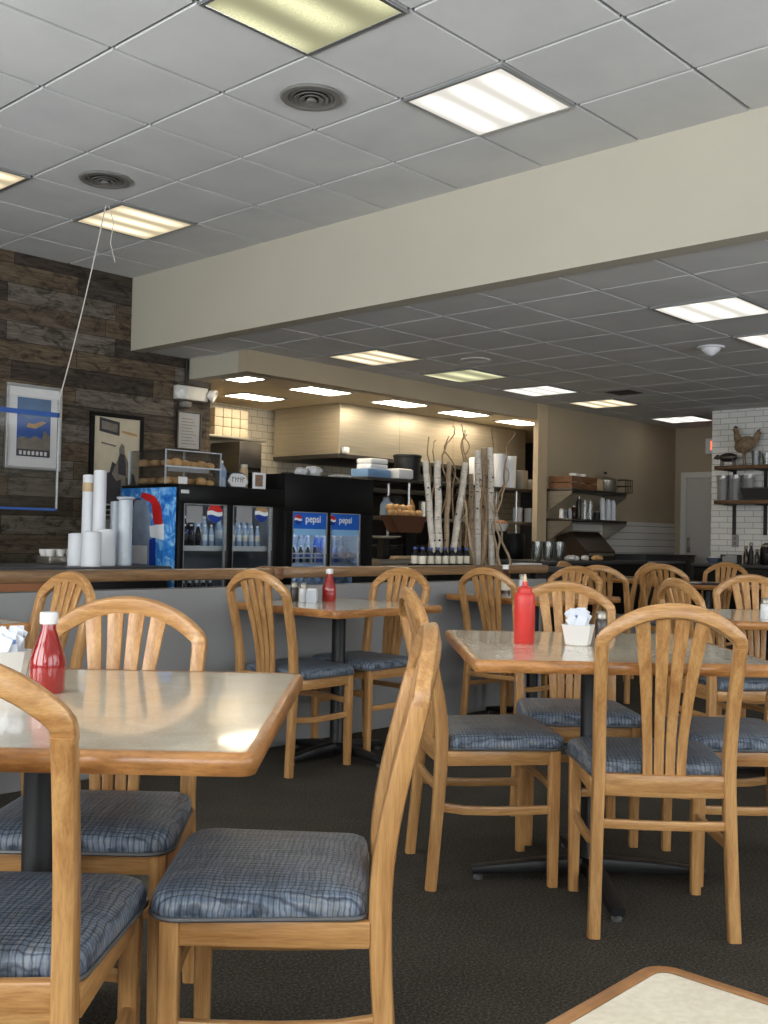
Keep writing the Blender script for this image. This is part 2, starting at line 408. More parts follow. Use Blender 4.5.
# header box over the kitchen opening, lower than the ceiling
slab('trim_1', (5.5, YHEAD, 2.42), (9.66, YHEAD + .12, ZL + .01), TAUPE, 'taupe header over the kitchen opening')
slab('trim_2', (5.5, YHEAD + .12, 2.42), (5.62, YWOOD, ZL + .01), BEAM)
slab('ceiling_kitchen', (5.62, YHEAD + .12, 2.42), (12.2, 8.8, 2.48), KCEIL, 'warm cream kitchen ceiling behind the header')
slab('trim_3', (9.66, YHEAD - .015, 0), (9.84, YHEAD + .05, ZL), POSTP, 'pale tan post at the right end of the kitchen opening')
slab('wall_back', (9.84, YHEAD, 0), (XEND, YHEAD + .12, ZL), TAUPE, 'taupe painted back wall right of the kitchen opening')
slab('wall_kitchen_left', (5.62, YWOOD + .15, 0), (5.74, 8.7, 2.45), SUBY)
slab('wall_kitchen_back', (5.62, 8.65, 0), (12.2, 8.8, 2.45), SUBY, 'cream tiled kitchen back wall')
slab('wall_kitchen_right', (12.0, YHEAD + .12, 0), (12.2, 8.7, 2.45), DKGREY)
slab('wall_end', (XEND, YW, 0), (XEND + .15, YHEAD + .12, ZL), TAUPE, 'far taupe end wall with a door')
slab('trim_4', (10.4, YHEAD - .012, .0), (XEND, YHEAD, 1.325), WAINS, 'white long tile wainscot under the taupe back wall')
slab('wall_brick', (11.35, YW, 0), (11.6, 5.5, ZL), SUBX, 'white tile brick wall with wooden shelves')
# window walls behind the camera
def window_wall(axis, c, s0, s1, openings, z0, z1, name):
    b = MB(); zs = [(0, z0), (z1, ZU + .05)]
    def put(a0, a1, za, zb):
        if axis == 'x': b.box((c - .15, a0, za), (c, a1, zb))
        else: b.box((a0, c - .15, za), (a1, c, zb))
    for za, zb in zs: put(s0, s1, za, zb)
    e = s0
    for o0, o1 in openings: put(e, o0, z0, z1); e = o1
    put(e, s1, z0, z1)
    struct(b.build(name, CREAMW, smooth=False))
    for i, (o0, o1) in enumerate(openings):
        f = MB(); w = .05; m = (o0 + o1) / 2
        def fr(a0, a1, za, zb):
            if axis == 'x': f.box((c - .12, a0, za), (c - .04, a1, zb))
            else: f.box((a0, c - .12, za), (a1, c - .04, zb))
        fr(o0, o1, z0, z0 + w); fr(o0, o1, z1 - w, z1); fr(o0, o0 + w, z0, z1); fr(o1 - w, o1, z0, z1); fr(m - w / 2, m + w / 2, z0, z1)
        fo = struct(f.build('window_%d' % (window_wall.n), ALU, smooth=False)); window_wall.n += 1
        g = MB()
        if axis == 'x': g.box((c - .085, o0 + w, z0 + w), (c - .08, o1 - w, z1 - w))
        else: g.box((o0 + w, c - .085, z0 + w), (o1 - w, c - .08, z1 - w))
        g.build('window_pane', GLASS, fo, smooth=False)
window_wall.n = 1
WX = [(-2.6, -.4), (.2, 2.6), (3.2, 5.8)]; WY = [(-1.6, 1.2), (2.0, 4.6)]
window_wall('x', XW, YW, YWOOD + .15, WX, .75, 2.75, 'wall_window_side')
window_wall('y', YW, XW - .15, XB + .1, WY, .75, 2.75, 'wall_behind')
WR = [(5.25, 7.25)]  # unseen opening, added to bring light under the lower ceiling
window_wall('y', YW, XB + .1, XEND + .15, WR, .75, 2.35, 'wall_right')

# pony wall with a rail
YP = 4.04
slab('wall_low', (-1.6, YP, 0), (5.92, YP + .1, .815), GREYP, 'low grey partition wall behind the booth row of tables', .004)
r = thing('wooden_rail', 'round edged brown wooden rail along the top of the low grey wall', 'rail', (2.0, YP + .05, .815))
MB().box((-3.6, -.055, .038), (1.515, .055, .09), .012).build('rail_length', RAILW, r)
MB().box((1.53, -.06, .04), (3.93, .06, .094), .012).build('rail_length', RAILW, r)
MB().box((1.485, -.075, .034), (1.545, .075, .098), .008).build('joint_block', CRATE, r)
for x in (-3.2, -2, -.8, .4, 1.5, 2.7, 3.85): MB().box((x - .02, -.02, 0), (x + .02, .02, .045)).build('rail_post', BLACKM, r)

# ================================================================== CEILING FITTINGS
def ceiling_light(cx, cy, z, lens, label, group, name='ceiling_light', h=.297, hy=.297):
    t = thing(name, label, 'ceiling light', (cx, cy, z), 0, group)
    b = MB(); w = .02
    for lo, hi in (((-h, -hy), (h, -hy + w)), ((-h, hy - w), (h, hy)), ((-h, -hy + w), (-h + w, hy - w)), ((h - w, -hy + w), (h, hy - w))):
        b.box((lo[0], lo[1], -.012), (hi[0], hi[1], .002), .002)
    b.build('frame', ALU, t, smooth=False)
    MB().box((-h + w, -hy + w, -.009), (h - w, hy - w, -.001)).build('diffuser', lens, t, smooth=False)
    return t
def tileU(i, j): return GUX + (i + .5) * T, GUY + (j + .5) * T
def tileL(i, j): return GLX + (i + .5) * T, GLY + (j + .5) * T
for (i, j), m, lb in (((0, -1), L_GREEN, 'square ceiling light with yellow green lens at the top edge of the photo'),
                      ((2, -1), L_WHITE, 'bright white square ceiling light just in front of the cream beam'),
                      ((2, 4), L_WARM, 'warm yellow square ceiling light near the plank wall, beside the round vent'),
                      ((0, 4), L_WARM, 'warm yellow square ceiling light cut by the left edge of the photo')):
    ceiling_light(*tileU(i, j), ZU, m, lb, 'lights in the upper ceiling')
for (i, j), m, lb in (((1, 5), L_WARM, 'striped square light in lower ceiling closest to the kitchen header corner'),
                      ((3, 5), L_GREEN, 'dim yellowish square light, second along the kitchen header'),
                      ((5, 5), L_WHITE, 'white square light in lower ceiling, third along the kitchen header'),
                      ((7, 5), L_WARM, 'yellowish square light beside the dark square ceiling vent'),
                      ((10, 5), L_WHITE, 'farthest white square light above the end wall door'),
                      ((1, 0), L_WHITE, 'large bright square light in lower ceiling right after the beam'),
                      ((3, 0), L_WHITE, 'square light in lower ceiling cut by the right edge of the photo')):
    ceiling_light(*tileL(i, j), ZL, m, lb, 'lights in the lower ceiling')
for k, (x, y, lb) in enumerate(((5.75, 7.08, 'kitchen light nearest the header end, above the plank wall corner'),
                (6.575, 7.94, 'kitchen light deeper in, above the cream tiled wall'),
                (6.646, 7.08, 'kitchen light above the corner of the steel hood'),
                (7.738, 7.08, 'kitchen light above the black bucket shelf'),
                (8.757, 7.08, 'kitchen light above the birch logs'),
                (9.764, 7.08, 'kitchen light nearest the tan post'))):
    ceiling_light(x, y, 2.42, L_KIT, lb, 'lights in the kitchen ceiling', h=.28 if k else .12, hy=.17)
VENTM = plain('vent_paint', rgb(118, 116, 112), .45)
def round_vent(cx, cy, z, label):
    t = thing('ceiling_vent', label, 'air vent', (cx, cy, z), 0, 'round vents in the upper ceiling')
    MB().lathe([(.112, 0), (.150, 0), (.155, -.006), (.148, -.014), (.122, -.018), (.112, -.012)], 40).build('rim', VENTM, t)
    MB().lathe([(0, -.001), (.112, -.001)], 40).build('throat', BLACKM, t)
    for r0, z0 in ((.094, -.014), (.07, -.018), (.045, -.022)):
        MB().lathe([(r0, z0 + .012), (r0 + .014, z0 + .002), (r0 + .012, z0), (r0 - .012, z0 + .008), (r0, z0 + .012)], 36).build('cone_ring', VENTM, t)
    MB().lathe([(0, -.03), (.02, -.03), (.026, -.024), (.02, -.014), (0, -.012)], 24).build('cone_ring', VENTM, t)
round_vent(*tileU(1, 0), ZU, 'larger looking round grey ceiling vent below the yellow green light')
round_vent(*tileU(1, 3), ZU, 'round grey ceiling vent beside the warm light near the plank wall')
t = thing('ceiling_vent', 'dark square ceiling vent near the back wall lights', 'air vent', (*tileL(6, 4), ZL))
b = MB()
for k in range(5): b.box((-.11, -.11 + k * .045, -.012), (.11, -.092 + k * .045, -.002))
MB().box((-.14, -.14, -.004), (.14, .14, 0)).build('backing', BLACKM, t); b.build('louvre', DKSTEEL, t)
t = thing('smoke_detector', 'white conical smoke detector on the lower ceiling', 'smoke detector', (*tileL(3, 1), ZL))
MB().lathe([(0, -.012), (.1, -.012), (.105, -.006), (.1, 0)], 32).build('base', WHITEPL, t)
MB().lathe([(.075, -.012), (.062, -.035), (.032, -.06), (.012, -.072), (0, -.072)], 32).build('sensor_cone', WHITEPL, t)
t = thing('ceiling_speaker', 'faint round white speaker in the lower ceiling by the dim light', 'speaker', (*tileL(2, 4), ZL))
MB().lathe([(0, -.004), (.11, -.004), (.12, -.008), (.128, 0)], 32).build('grille', CEIL, t)

# ================================================================== CHAIRS
def interp(tab, z):
    for (z0, y0), (z1, y1) in zip(tab, tab[1:]):
        if z <= z1:
            k = (z - z0) / (z1 - z0); return y0 + (y1 - y0) * k
    return tab[-1][1]
LEAN = [(0, -.200), (.1, -.192), (.2, -.184), (.3, -.177), (.4, -.172), (.46, -.1715), (.52, -.175), (.58, -.183), (.64, -.195), (.7, -.209), (.76, -.224), (.82, -.239), (.88, -.256), (.94, -.273)]
SPX = [(0, .190), (.2, .184), (.42, .178), (.5, .178), (.65, .182), (.8, .186), (.95, .186)]
def arch_z(x):
    return .896 - (.255 - math.sqrt(.255 ** 2 - min(abs(x), .186) ** 2))
def make_chair():
    t = thing('dining_chair', 'x', 'chair')
    for s in (-1, 1):
        zs = [0, .08, .16, .24, .32, .38, .43, .47, .51, .55, .59, .63, .68, .73, .78, .80]
        MB().sweep([(s * interp(SPX, z), interp(LEAN, z), z) for z in zs], [(.034, .034 + .006 * math.exp(-((z - .44) / .2) ** 2)) for z in zs], (1, 0, 0)).build('leg', OAKV, t)
        MB().sweep([(s * .187, .186, 0), (s * .187, .186, .2), (s * .187, .186, .424)], [(.03, .03), (.035, .035), (.037, .037)], (1, 0, 0)).build('leg', OAKV, t)
        # side apron and side stretcher (the stretcher bows slightly)
        MB().box((s * .187 - .011, -.155, .378), (s * .187 + .011, .17, .423), .003).build('apron', OAKY, t)
        MB().sweep([(s * .186, -.176, .252), (s * .189, -.1, .241), (s * .190, 0, .237), (s * .189, .1, .237), (s * .187, .175, .238)], (.016, .027), (1, 0, 0)).build('stretcher', OAKY, t)
    MB().box((-.17, .176, .378), (.17, .197, .423), .003).build('apron', OAKH, t)
    MB().sweep([(-.172, .186, .30), (-.06, .190, .307), (.06, .190, .307), (.172, .186, .30)], (.016, .026), (0, 1, 0)).build('stretcher', OAKH, t)
    MB().sweep([(-.168, -.177, .305), (-.06, -.181, .303), (.06, -.181, .303), (.168, -.177, .305)], (.016, .026), (0, 1, 0)).build('stretcher', OAKH, t)
    MB().sweep([(-.165, -.172, .411), (-.06, -.180, .411), (.06, -.180, .411), (.165, -.172, .411)], (.022, .062), (0, 1, 0)).build('back_rail', OAKH, t)
    xz = [(-.186, .79), (-.186, .803), (-.1845, .814)]
    for k in range(25): a = -.178 + .356 * k / 24; xz.append((a, arch_z(a)))
    xz += [(-x, z) for x, z in reversed(xz[:3])]
    pts = [(x, interp(LEAN, z), z) for x, z in xz]; sec = [(.030, .036 + .006 * max(0, 1 - (x / .19) ** 2)) for x, z in xz]
    MB().sweep(pts, sec, (0, 1, -.2)).build('top_rail', OAKH, t)
    for x0, x1 in ((-.0455, -.083), (-.0152, -.0268), (.0152, .0268), (.0455, .083)):
        top = arch_z(x1) - .006; pts, sec = [], []
        for k in range(13):
            s_ = k / 12; z = .432 + (top - .432) * s_
            pts.append((x0 + (x1 - x0) * s_ ** 1.65, interp(LEAN, z) - .004 * (1 - s_), z)); sec.append((.0262 + .0150 * s_ ** 2.0, .011))
        MB().sweep(pts, sec, (1, 0, 0)).build('slat', OAKV, t)
    # cushion: rounded trapezoid, domed
    out = []
    def corner(cx, cy, r, a0):
        for k in range(7): a = a0 + PI / 2 * k / 6; out.append((cx + r * math.cos(a), cy + r * math.sin(a)))
    corner(.216 - .055, .225 - .055, .055, 0); corner(-.216 + .055, .225 - .055, .055, PI / 2)
    corner(-.196 + .03, -.148 + .03, .03, PI); corner(.196 - .03, -.148 + .03, .03, 1.5 * PI)
    b = bmesh.new(); cy0 = .04
    prof = [(.95, .424), (.992, .429), (1.0, .439), (.99, .452), (.965, .462), (.91, .4685), (.8, .473), (.6, .477), (.3, .479)]
    rings = [[b.verts.new((x * s_, cy0 + (y - cy0) * s_, z)) for x, y in out] for s_, z in prof]
    m = len(out)
    for A, B in zip(rings, rings[1:]):
        for k in range(m): b.faces.new((A[k], A[(k + 1) % m], B[(k + 1) % m], B[k]))
    b.faces.new(rings[0]); b.faces.new(rings[-1]); bmesh.ops.recalc_face_normals(b, faces=b.faces)
    mb = MB(); mb._add(b); seat = mb.build('seat', FABRIC, t, angle=75)
    ring = [(x * 1.002, cy0 + (y - cy0) * 1.002, .4285) for x, y in out] ; ring.append(ring[0]); ring.append(ring[1])
    MB().tube(ring, .0042, 6).build('piping', PIPE, seat)
    return t
CH = make_chair()
G1, G2, G3, G4 = 'chairs around the near cream table', 'chairs around the table with the red bottle', 'chairs along the low grey wall', 'chairs in the far seating area'
chairs = [  # position, heading, label, group
    (V(-.617, 1.675), heading(0, 1), 'closest oak chair seen from behind, its upright post at the left edge', G1),
    (V(-.165, 1.99), heading(-1, -.008), 'oak chair in side view with its blue seat under the right end of near table', G1),
    (V(-.633, 2.35), heading(0, -1), 'oak chair facing the camera across the near cream table, behind the glass ketchup', G1),
    (V(.338, 3.45), heading(.99, .14), 'oak chair in side view at left of the table with the red squeeze bottle', G2),
    (V(.79, 3.07), heading(.03, 1), 'oak chair seen fully from behind in front of the red squeeze bottle table', G2),
    (V(.72, 3.92), heading(0, -1), 'oak chair facing the camera behind the white sugar packet bowl', G2),
    (V(1.20, 3.515), heading(-1, 0), 'oak chair at the right edge with blue seat behind the fully seen chair', G2),
    (V(-.413, 4.947), heading(.65, .76), 'oak chair left of the small wall table that holds ketchup and shakers', G3),
    (V(-.068, 5.38), heading(-.684, -.729), 'oak chair right of the small wall table that holds ketchup and shakers', G3),
    (Vector((4.93, 3.60, 0)), -PI / 2, 'oak chair against the low wall straight below the birch logs', G3),
    (Vector((5.47, 3.68, 0)), PI / 2, 'oak chair past the red squeeze bottle, below the steel wall shelves', G3),
    (Vector((1.90, 3.70, 0)), PI / 2, 'oak chair beside the low wall at far left, below the foam cups', G3),
    (Vector((6.40, 3.80, 0)), -PI / 2 + .1, 'brownish far chair turned away, right of the chair below the steel wall shelves', G4),
    (Vector((6.98, 4.32, 0)), PI + .2, 'brownish far chair half hidden behind another, under the steel wall shelves', G4),
    (Vector((7.40, 3.84, 0)), -PI / 2, 'far chair left of the table with the black menu, under the door', G4),
    (Vector((7.56, 4.42, 0)), 0.0, 'far chair tucked behind the one left of the black menu table', G4),
    (V(1.60, 4.88), heading(.97, .22), 'chair with tilted arch peeking over the fully seen chair, left of the salt shaker table', G4),
    (Vector((8.52, 4.1, 0)), PI / 2, 'far chair facing the camera behind the table with the black menu', G4),
    (V(1.97, 5.37), heading(0, -1), 'chair facing the camera behind the salt shaker table at the right edge', G4),
]
for k, (p, a, lb, g) in enumerate(chairs):
    o = CH if k == 0 else copy_tree(CH)
    o.location = p; o.rotation_euler = (0, 0, a); tag(o, lb, 'chair', g)

# ================================================================== TABLES
def rsq(h, r, n=6):
    o = []
    for cx, cy, a0 in ((1, 1, 0), (-1, 1, PI / 2), (-1, -1, PI), (1, -1, 1.5 * PI)):
        for k in range(n + 1):
            a = a0 + PI / 2 * k / n; o.append((cx * (h[0] - r) + r * math.cos(a), cy * (h[1] - r) + r * math.sin(a)))
    return o
def make_table(label, loc, rz, hx, hy, group, zt=.745, cr=.03):
    t = thing('cafe_table', label, 'table', loc, rz, group)
    o = rsq((hx - .019, hy - .019), max(cr - .019, .006))
    MB().prism(o, (1, 0, 0), (0, 1, 0), (0, 0, 1), (0, 0, zt - .034), .034).build('table_top', LAM, t, smooth=False)
    b = bmesh.new(); prof = [(-.019, .0004), (-.008, .0008), (-.002, -.004), (0, -.012), (0, -.026), (-.004, -.034), (-.019, -.036)]
    rings = []
    for off, z in prof: rings.append([b.verts.new((x, y, zt + z)) for x, y in rsq((hx + off, hy + off), max(cr + off, .004))])
    m = len(rings[0])
    for A, B in zip(rings, rings[1:]):
        for k in range(m): b.faces.new((A[k], A[(k + 1) % m], B[(k + 1) % m], B[k]))
    bmesh.ops.recalc_face_normals(b, faces=b.faces)
    mb = MB(); mb._add(b); mb.build('edge_band', EDGE, t, angle=50)
    MB().lathe([(0, .05), (.05, .05), (.034, .075), (.034, zt - .06), (.05, zt - .05), (.11, zt - .042), (.11, zt - .036), (0, zt - .036)], 28).build('pedestal_column', BLACKM, t)
    L = min(.40, min(hx, hy) * .86)
    for k in range(4):
        a = k * PI / 2; M = Matrix.Rotation(a, 4, 'Z')
        arm = MB().sweep([M @ Vector(p) for p in ((.02, 0, .052), (L * .5, 0, .045), (L * .9, 0, .033), (L, 0, .03))], [(.06, .05), (.055, .04), (.045, .026), (.04, .022)], M @ Vector((0, 1, 0))).build('base_arm', BLACKM, t)
        MB().lathe([(0, 0), (.014, 0), (.016, .008), (.010, .014), (0, .02)], 12, at=M @ Vector((L - .02, 0, 0))).build('leveler_foot', ALU, arm)
    return t
VR = heading(0, 1)
make_table('near cream table with glass ketchup bottle at the left edge', V(-.66, 2.065), VR, .475, .475, 'cafe tables')
make_table('cream table with the red squeeze bottle and white packet bowl', V(.676, 3.362), VR + .03, .434, .466, 'cafe tables')
make_table('small cream table against the low wall with ketchup and shakers', Vector((3.598, 3.665, 0)), 0, .37, .36, 'cafe tables')
make_table('cream table corner cropped by the bottom right of the photo', Vector((.396, .042, 0)), 0, .38, .38, 'cafe tables')
make_table('cream table against the low wall at the far left edge', Vector((1.42, 3.745, 0)), 0, .46, .28, 'cafe tables')
make_table('wall table mostly hidden behind the red squeeze bottle', Vector((5.20, 3.64, 0)), 0, .38, .38, 'cafe tables')
make_table('cream table with a salt shaker at the right edge of the photo', V(1.95, 4.93), VR, .43, .42, 'cafe tables')
make_table('far table holding a flat black menu, before the tile brick wall', Vector((8.17, 3.98, 0)), 0, .38, .38, 'cafe tables')
make_table('far small table in front of the low grey cabinet', Vector((8.6, 4.95, 0)), 0, .38, .38, 'cafe tables')
ZT = .7455

# ------------------------------------------------------------------ things on the tables
def ketchup_bottle(loc, label):
    t = thing('ketchup_bottle', label, 'bottle', loc, 0, 'glass ketchup bottles')
    MB().lathe([(0, 0), (.033, 0), (.036, .004), (.036, .055), (.035, .07), (.025, .1), (.015, .128), (.014, .142), (0, .142)], 16).build('body', KETCH, t)
    MB().lathe([(0, .14), (.0175, .14), (.0185, .143), (.0185, .161), (.017, .164), (0, .164)], 24).build('cap', CAPWHITE, t)
p = at_z(47, 692, ZT); ketchup_bottle((p.x, p.y, ZT), 'glass ketchup bottle with white cap on the near cream table')
p = at_z(329, 601.4, ZT); ketchup_bottle((p.x, p.y, ZT), 'glass ketchup bottle with white cap on the small wall table')
p = at_z(524, 643, ZT)
t = thing('squeeze_bottle', 'tall red squeeze bottle with a tan tip on the cream table', 'bottle', (p.x, p.y, ZT))
MB().lathe([(0, 0), (.031, 0), (.0335, .003), (.0335, .148), (.0325, .156), (.027, .163), (.0, .166)], 28).build('body', REDPL, t)
cap = MB().lathe([(.0235, .162), (.0235, .176), (.020, .18), (.010, .184), (.008, .198), (0, .199)], 24).build('cap', REDPL, t)
MB().lathe([(.0078, .184), (.0075, .2), (.004, .216), (.0025, .222), (0, .222)], 16).build('nozzle', TANPL, cap)
def packet_bowl(loc, label, glabel, n, rz):
    t = thing('packet_bowl', label, 'bowl', loc, rz, 'white packet bowls')
    b = bmesh.new(); prof = [(.037, 0), (.041, .003), (.053, .06), (.0545, .066), (.051, .066), (.048, .055), (.038, .012), (.0, .010)]
    mb = MB().lathe(prof, 6); mb.build('bowl', WHITEC, t, smooth=False)
    rnd = random.Random(n)
    spots = [(-.0172, -.023 + .0084 * k) for k in range(6)] + [(.0172, -.019 + .0084 * k) for k in range(6)] + [(0, -.0315), (0, .0325)]
    for k, (px, py) in enumerate(spots):
        o = bpy.data.objects.new('sugar_packet', PKM[k % 4]); COL.objects.link(o)
        ro = rnd.uniform(-.5, .5) - px * 14
        o.location = Vector(loc) + Matrix.Rotation(VR, 3, 'Z') @ Vector((px * .8, py, .076 + .010 * (py / .03) + rnd.uniform(-.004, .007)))
        o.rotation_euler = (rnd.uniform(-.03, .03), -ro, VR)
        tag(o, glabel, 'packet', glabel)
PKM = []
for k in range(4):
    mb = MB(); mb.box((-.016, -.0016, -.028), (.016, .0016, .028), .001, 1)
    if k == 1: mb.box((-.012, -.0021, -.012), (.012, .0021, .004), mi=1)
    if k == 2: mb.box((-.0155, -.0021, .008), (.0155, .0021, .018), mi=1)
    ob = mb.build('sugar_packet', [PACK, PACKB]); PKM.append(ob.data); bpy.data.objects.remove(ob)
p = at_z(578, 645, ZT); packet_bowl((p.x, p.y, ZT), 'white six sided bowl of sugar packets beside the red squeeze bottle', 'white sugar packet standing in the bowl beside the red squeeze bottle', 22, .3)
p = at_z(6, 680, ZT); packet_bowl((p.x, p.y, ZT), 'white bowl of sugar packets at the left edge on the near table', 'white sugar packet standing in the bowl at the left edge', 22, .8)
def shaker(loc, label, fill, h=.095, group='table shakers'):
    t = thing('shaker', label, 'shaker', loc, 0, group)
    MB().lathe([(0, 0), (.02, 0), (.022, .003), (.0205, h * .68), (.017, h * .74), (0, h * .74)], 10).build('glass_body', fill, t)
    MB().lathe([(.0185, h * .72), (.019, h * .76), (.018, h * .93), (.012, h), (0, h)], 20).build('lid', STEEL, t)
WS = plain('salt_in_glass', rgb(222, 224, 226), .15); PS = plain('pepper_in_glass', rgb(70, 62, 58), .15)
for u, v, m, lb in ((601, 639, PS, 'pepper shaker half hidden behind the sugar packet bowl'), (765, 619, WS, 'white salt shaker at the right edge of the photo'),
                    (294, 601, PS, 'shaker with metal lid, left of the small white holder'), (303, 602, WS, 'white shaker in the middle of the small wall table group'),):
    p = at_z(u, v, ZT); shaker((p.x, p.y, ZT), lb, m)
p = at_z(312, 602.5, ZT); t = thing('napkin_holder', 'small white napkin holder beside the wall table ketchup', 'holder', (p.x, p.y, ZT), .7)
MB().box((-.035, -.025, 0), (.035, .025, .006), .002).box((-.035, -.025, 0), (-.032, .025, .06)).box((.032, -.025, 0), (.035, .025, .06)).build('holder', CLEARPL, t)
MB().box((-.028, -.022, .006), (.028, .022, .07), .003).build('napkins', PAPER, t)
t = thing('sauce_bottle', 'brown sauce bottle with white cap left of the red squeeze bottle', 'bottle', (5.2, 3.85, ZT))
MB().lathe([(0, 0), (.03, 0), (.031, .1), (.028, .115), (.014, .135), (.013, .15), (0, .15)], 20).build('body', BROWNGL, t)
MB().lathe([(.0315, .02), (.0318, .022), (.0318, .085), (.0315, .087)], 20).build('label_band', CREAMLAB, t)
MB().lathe([(0, .148), (.02, .148), (.02, .175), (0, .176)], 20).build('cap', CAPWHITE, t)
shaker((5.30, 3.80, ZT), 'salt shaker between the brown sauce bottle and red squeeze bottle', WS, .12)
t = thing('menu', 'flat black menu lying on the far table', 'menu', (8.0, 4.0, ZT), .2)
MB().box((-.14, -.2, 0), (.14, .2, .008), .002).build('cover', BLKPL, t)
MB().box((-.12, -.05, .008), (.0, .12, .012)).build('folded_paper', PAPER, t)

# ================================================================== LEFT COUNTER AND CUPS
t = thing('counter', 'brown fronted serving counter behind the rail at far left', 'counter', (2.0, 5.5, 0))
MB().box((-1.6, 0, .0), (1.2, .72, .83), .003).build('body', BROWNP, t); MB().box((-1.62, -.02, .83), (1.9, .74, .862), .006).build('worktop', DKGREY, t)
MB().box((1.2, 0, 0), (1.88, .72, .83), .003).build('cabinet', BLACK, t)
ZC = .862
def sleeve(u, vt, dia, label, mat=WHITEPL, lip=False, y=5.78, band=False, group='cup sleeves on the left counter'):
    p = at_y(u, vt, y); h = p.z - ZC
    t = thing('cup_sleeve', label, 'cups', (p.x, p.y, ZC), 0, group); r = dia / 2
    prof = [(0, 0), (r * .98, 0)]; n = int(h / .018)
    for k in range(n):
        z0 = h * k / n; prof += [(r * (1 - .05 * k / n), z0 + .002), (r * (1.015 - .05 * k / n), z0 + h / n * .7)]
    prof += [(r * .93, h - .012), (r * .74, h - .002), (0, h)]
    MB().lathe(prof, 24).build('stacked_cups', mat, t)
    if lip: MB().lathe([(r * .9, h - .02), (r * 1.25, h - .012), (r * 1.28, h - .004), (r * 1.2, h), (0, h)], 24).build('top_lid', mat, t)
    if band: MB().lathe([(r * .99, h - .11), (r * 1.01, h - .108), (r * 1.0, h - .055), (r * .97, h - .053)], 24).build('paper_band', TANPL, t)
sleeve(89, 474.5, .076, 'tall narrow sleeve of white foam cups with a tan band', band=True, y=5.93)
sleeve(100.5, 470, .082, 'tallest sleeve of white foam cups on the left counter', y=5.84)
sleeve(78, 533, .117, 'short wide white foam cup stack at the left end', y=5.73)
sleeve(92, 531, .117, 'short wide white foam cup stack in the middle', y=5.58)
sleeve(106.5, 529, .117, 'short wide white foam cup stack below the tallest sleeve', y=5.70)
sleeve(115.5, 501, .066, 'narrow sleeve of clear plastic cups beside the foam stacks', CLEARPL, y=5.84)
sleeve(126, 497, .09, 'sleeve of clear plastic cups with flared lid beside the blue cooler side', CLEARPL, True, y=5.69)
p = at_y(57, 563, 6.0)
t = thing('serving_tray', 'small steel tray at the back of the left counter', 'tray', (p.x, 6.0, ZC))
MB().box((-.1, -.08, 0), (.1, .08, .05), .008).build('tray', STEEL, t)
for k in range(5):
    o = MB().lathe([(0, 0), (.022, .0), (.03, .02), (.033, .042), (.028, .042), (.02, .006), (0, .004)], 18).build('white_cup', WHITEC, None, (p.x - .07 + (k % 3) * .068, 5.965 + (k // 3) * .07, ZC + .051))
    tag(o, 'small white cup standing in the steel tray on the left counter', 'cup', 'small white cups in the steel tray')
t = thing('wire_rack', 'grey cup rack behind the clear cup sleeves', 'rack', (3.80, 6.05, ZC))
for k in range(3): MB().lathe([(.07, .28 + k * .035), (.074, .284 + k * .035), (.07, .288 + k * .035)], 20).build('ring', STEEL, t)
MB().lathe([(0, 0), (.06, 0), (.066, .01), (.066, .27), (.06, .28), (0, .28)], 20).build('cylinder', GREYPL, t)

# ================================================================== PLANK WALL DECOR
def frame_pic(name, corners, y, fw, fmat, back, label, cat='picture'):
    (x0, z0), (x1, z1) = corners
    t = thing(name, label, cat, ((x0 + x1) / 2, y, z0)); w, h = (x1 - x0) / 2, z1 - z0
    b = MB(); b.box((-w, -.03, 0), (w, 0, fw), .003).box((-w, -.03, h - fw), (w, 0, h), .003).box((-w, -.03, fw), (-w + fw, 0, h - fw), .003).box((w - fw, -.03, fw), (w, 0, h - fw), .003)
    b.build('frame', fmat, t, smooth=False)
    MB().box((-w + fw * .8, -.018, fw * .8), (w - fw * .8, -.003, h - fw * .8)).build('mount', back, t, smooth=False)
    return t, w, h
yw = YWOOD
a = at_y(3, 468, yw); c = at_y(61, 389, yw)
t, w, h = frame_pic('framed_print', ((a.x, a.z), (c.x, c.z)), yw, .022, ALU, PAPER, 'silver framed travel poster with a wide white mat on the plank wall')
POSKY = plain('poster_sky_blue', rgb(70, 108, 150), .6, var=.2, scale=8); PODEEP = plain('poster_deep_blue', rgb(36, 82, 158), .6, var=.1); POTAN = plain('poster_tan', rgb(176, 140, 96), .6, var=.2)
PODK = plain('poster_dark', rgb(52, 52, 58), .6, var=.2, scale=30); POMID = plain('poster_grey', rgb(120, 112, 104), .6, var=.25, scale=20)
pw, ph = w * .60, h * .69; pz = h * .155
pr_ = MB().box((-pw, -.021, pz), (pw, -.018, pz + ph)).build('print', PODEEP, t, smooth=False)
MB().prism([(-pw, .72 * ph), (-.3 * pw, .63 * ph), (.2 * pw, .68 * ph), (pw, .62 * ph), (pw, ph), (-pw, ph)], (1, 0, 0), (0, 0, 1), (0, -1, 0), (0, -.021, pz), .001).build('sky_shape', POSKY, pr_, smooth=False)
MB().prism([(-.45 * pw, .5 * ph), (.1 * pw, .48 * ph), (.75 * pw, .6 * ph), (.5 * pw, .62 * ph), (.0, .56 * ph), (-.35 * pw, .57 * ph)], (1, 0, 0), (0, 0, 1), (0, -1, 0), (0, -.0215, pz), .001).build('wing_shape', POTAN, pr_, smooth=False)
MB().prism([(-pw, .12 * ph), (pw, .12 * ph), (pw, .36 * ph), (.6 * pw, .46 * ph), (.5 * pw, .3 * ph), (.1 * pw, .36 * ph), (-.3 * pw, .3 * ph), (-.6 * pw, .34 * ph), (-pw, .3 * ph)], (1, 0, 0), (0, 0, 1), (0, -1, 0), (0, -.0215, pz), .001).build('rock_shape', POMID, pr_, smooth=False)
b = MB().box((-pw, -.0225, pz), (pw, -.0212, pz + .12 * ph))
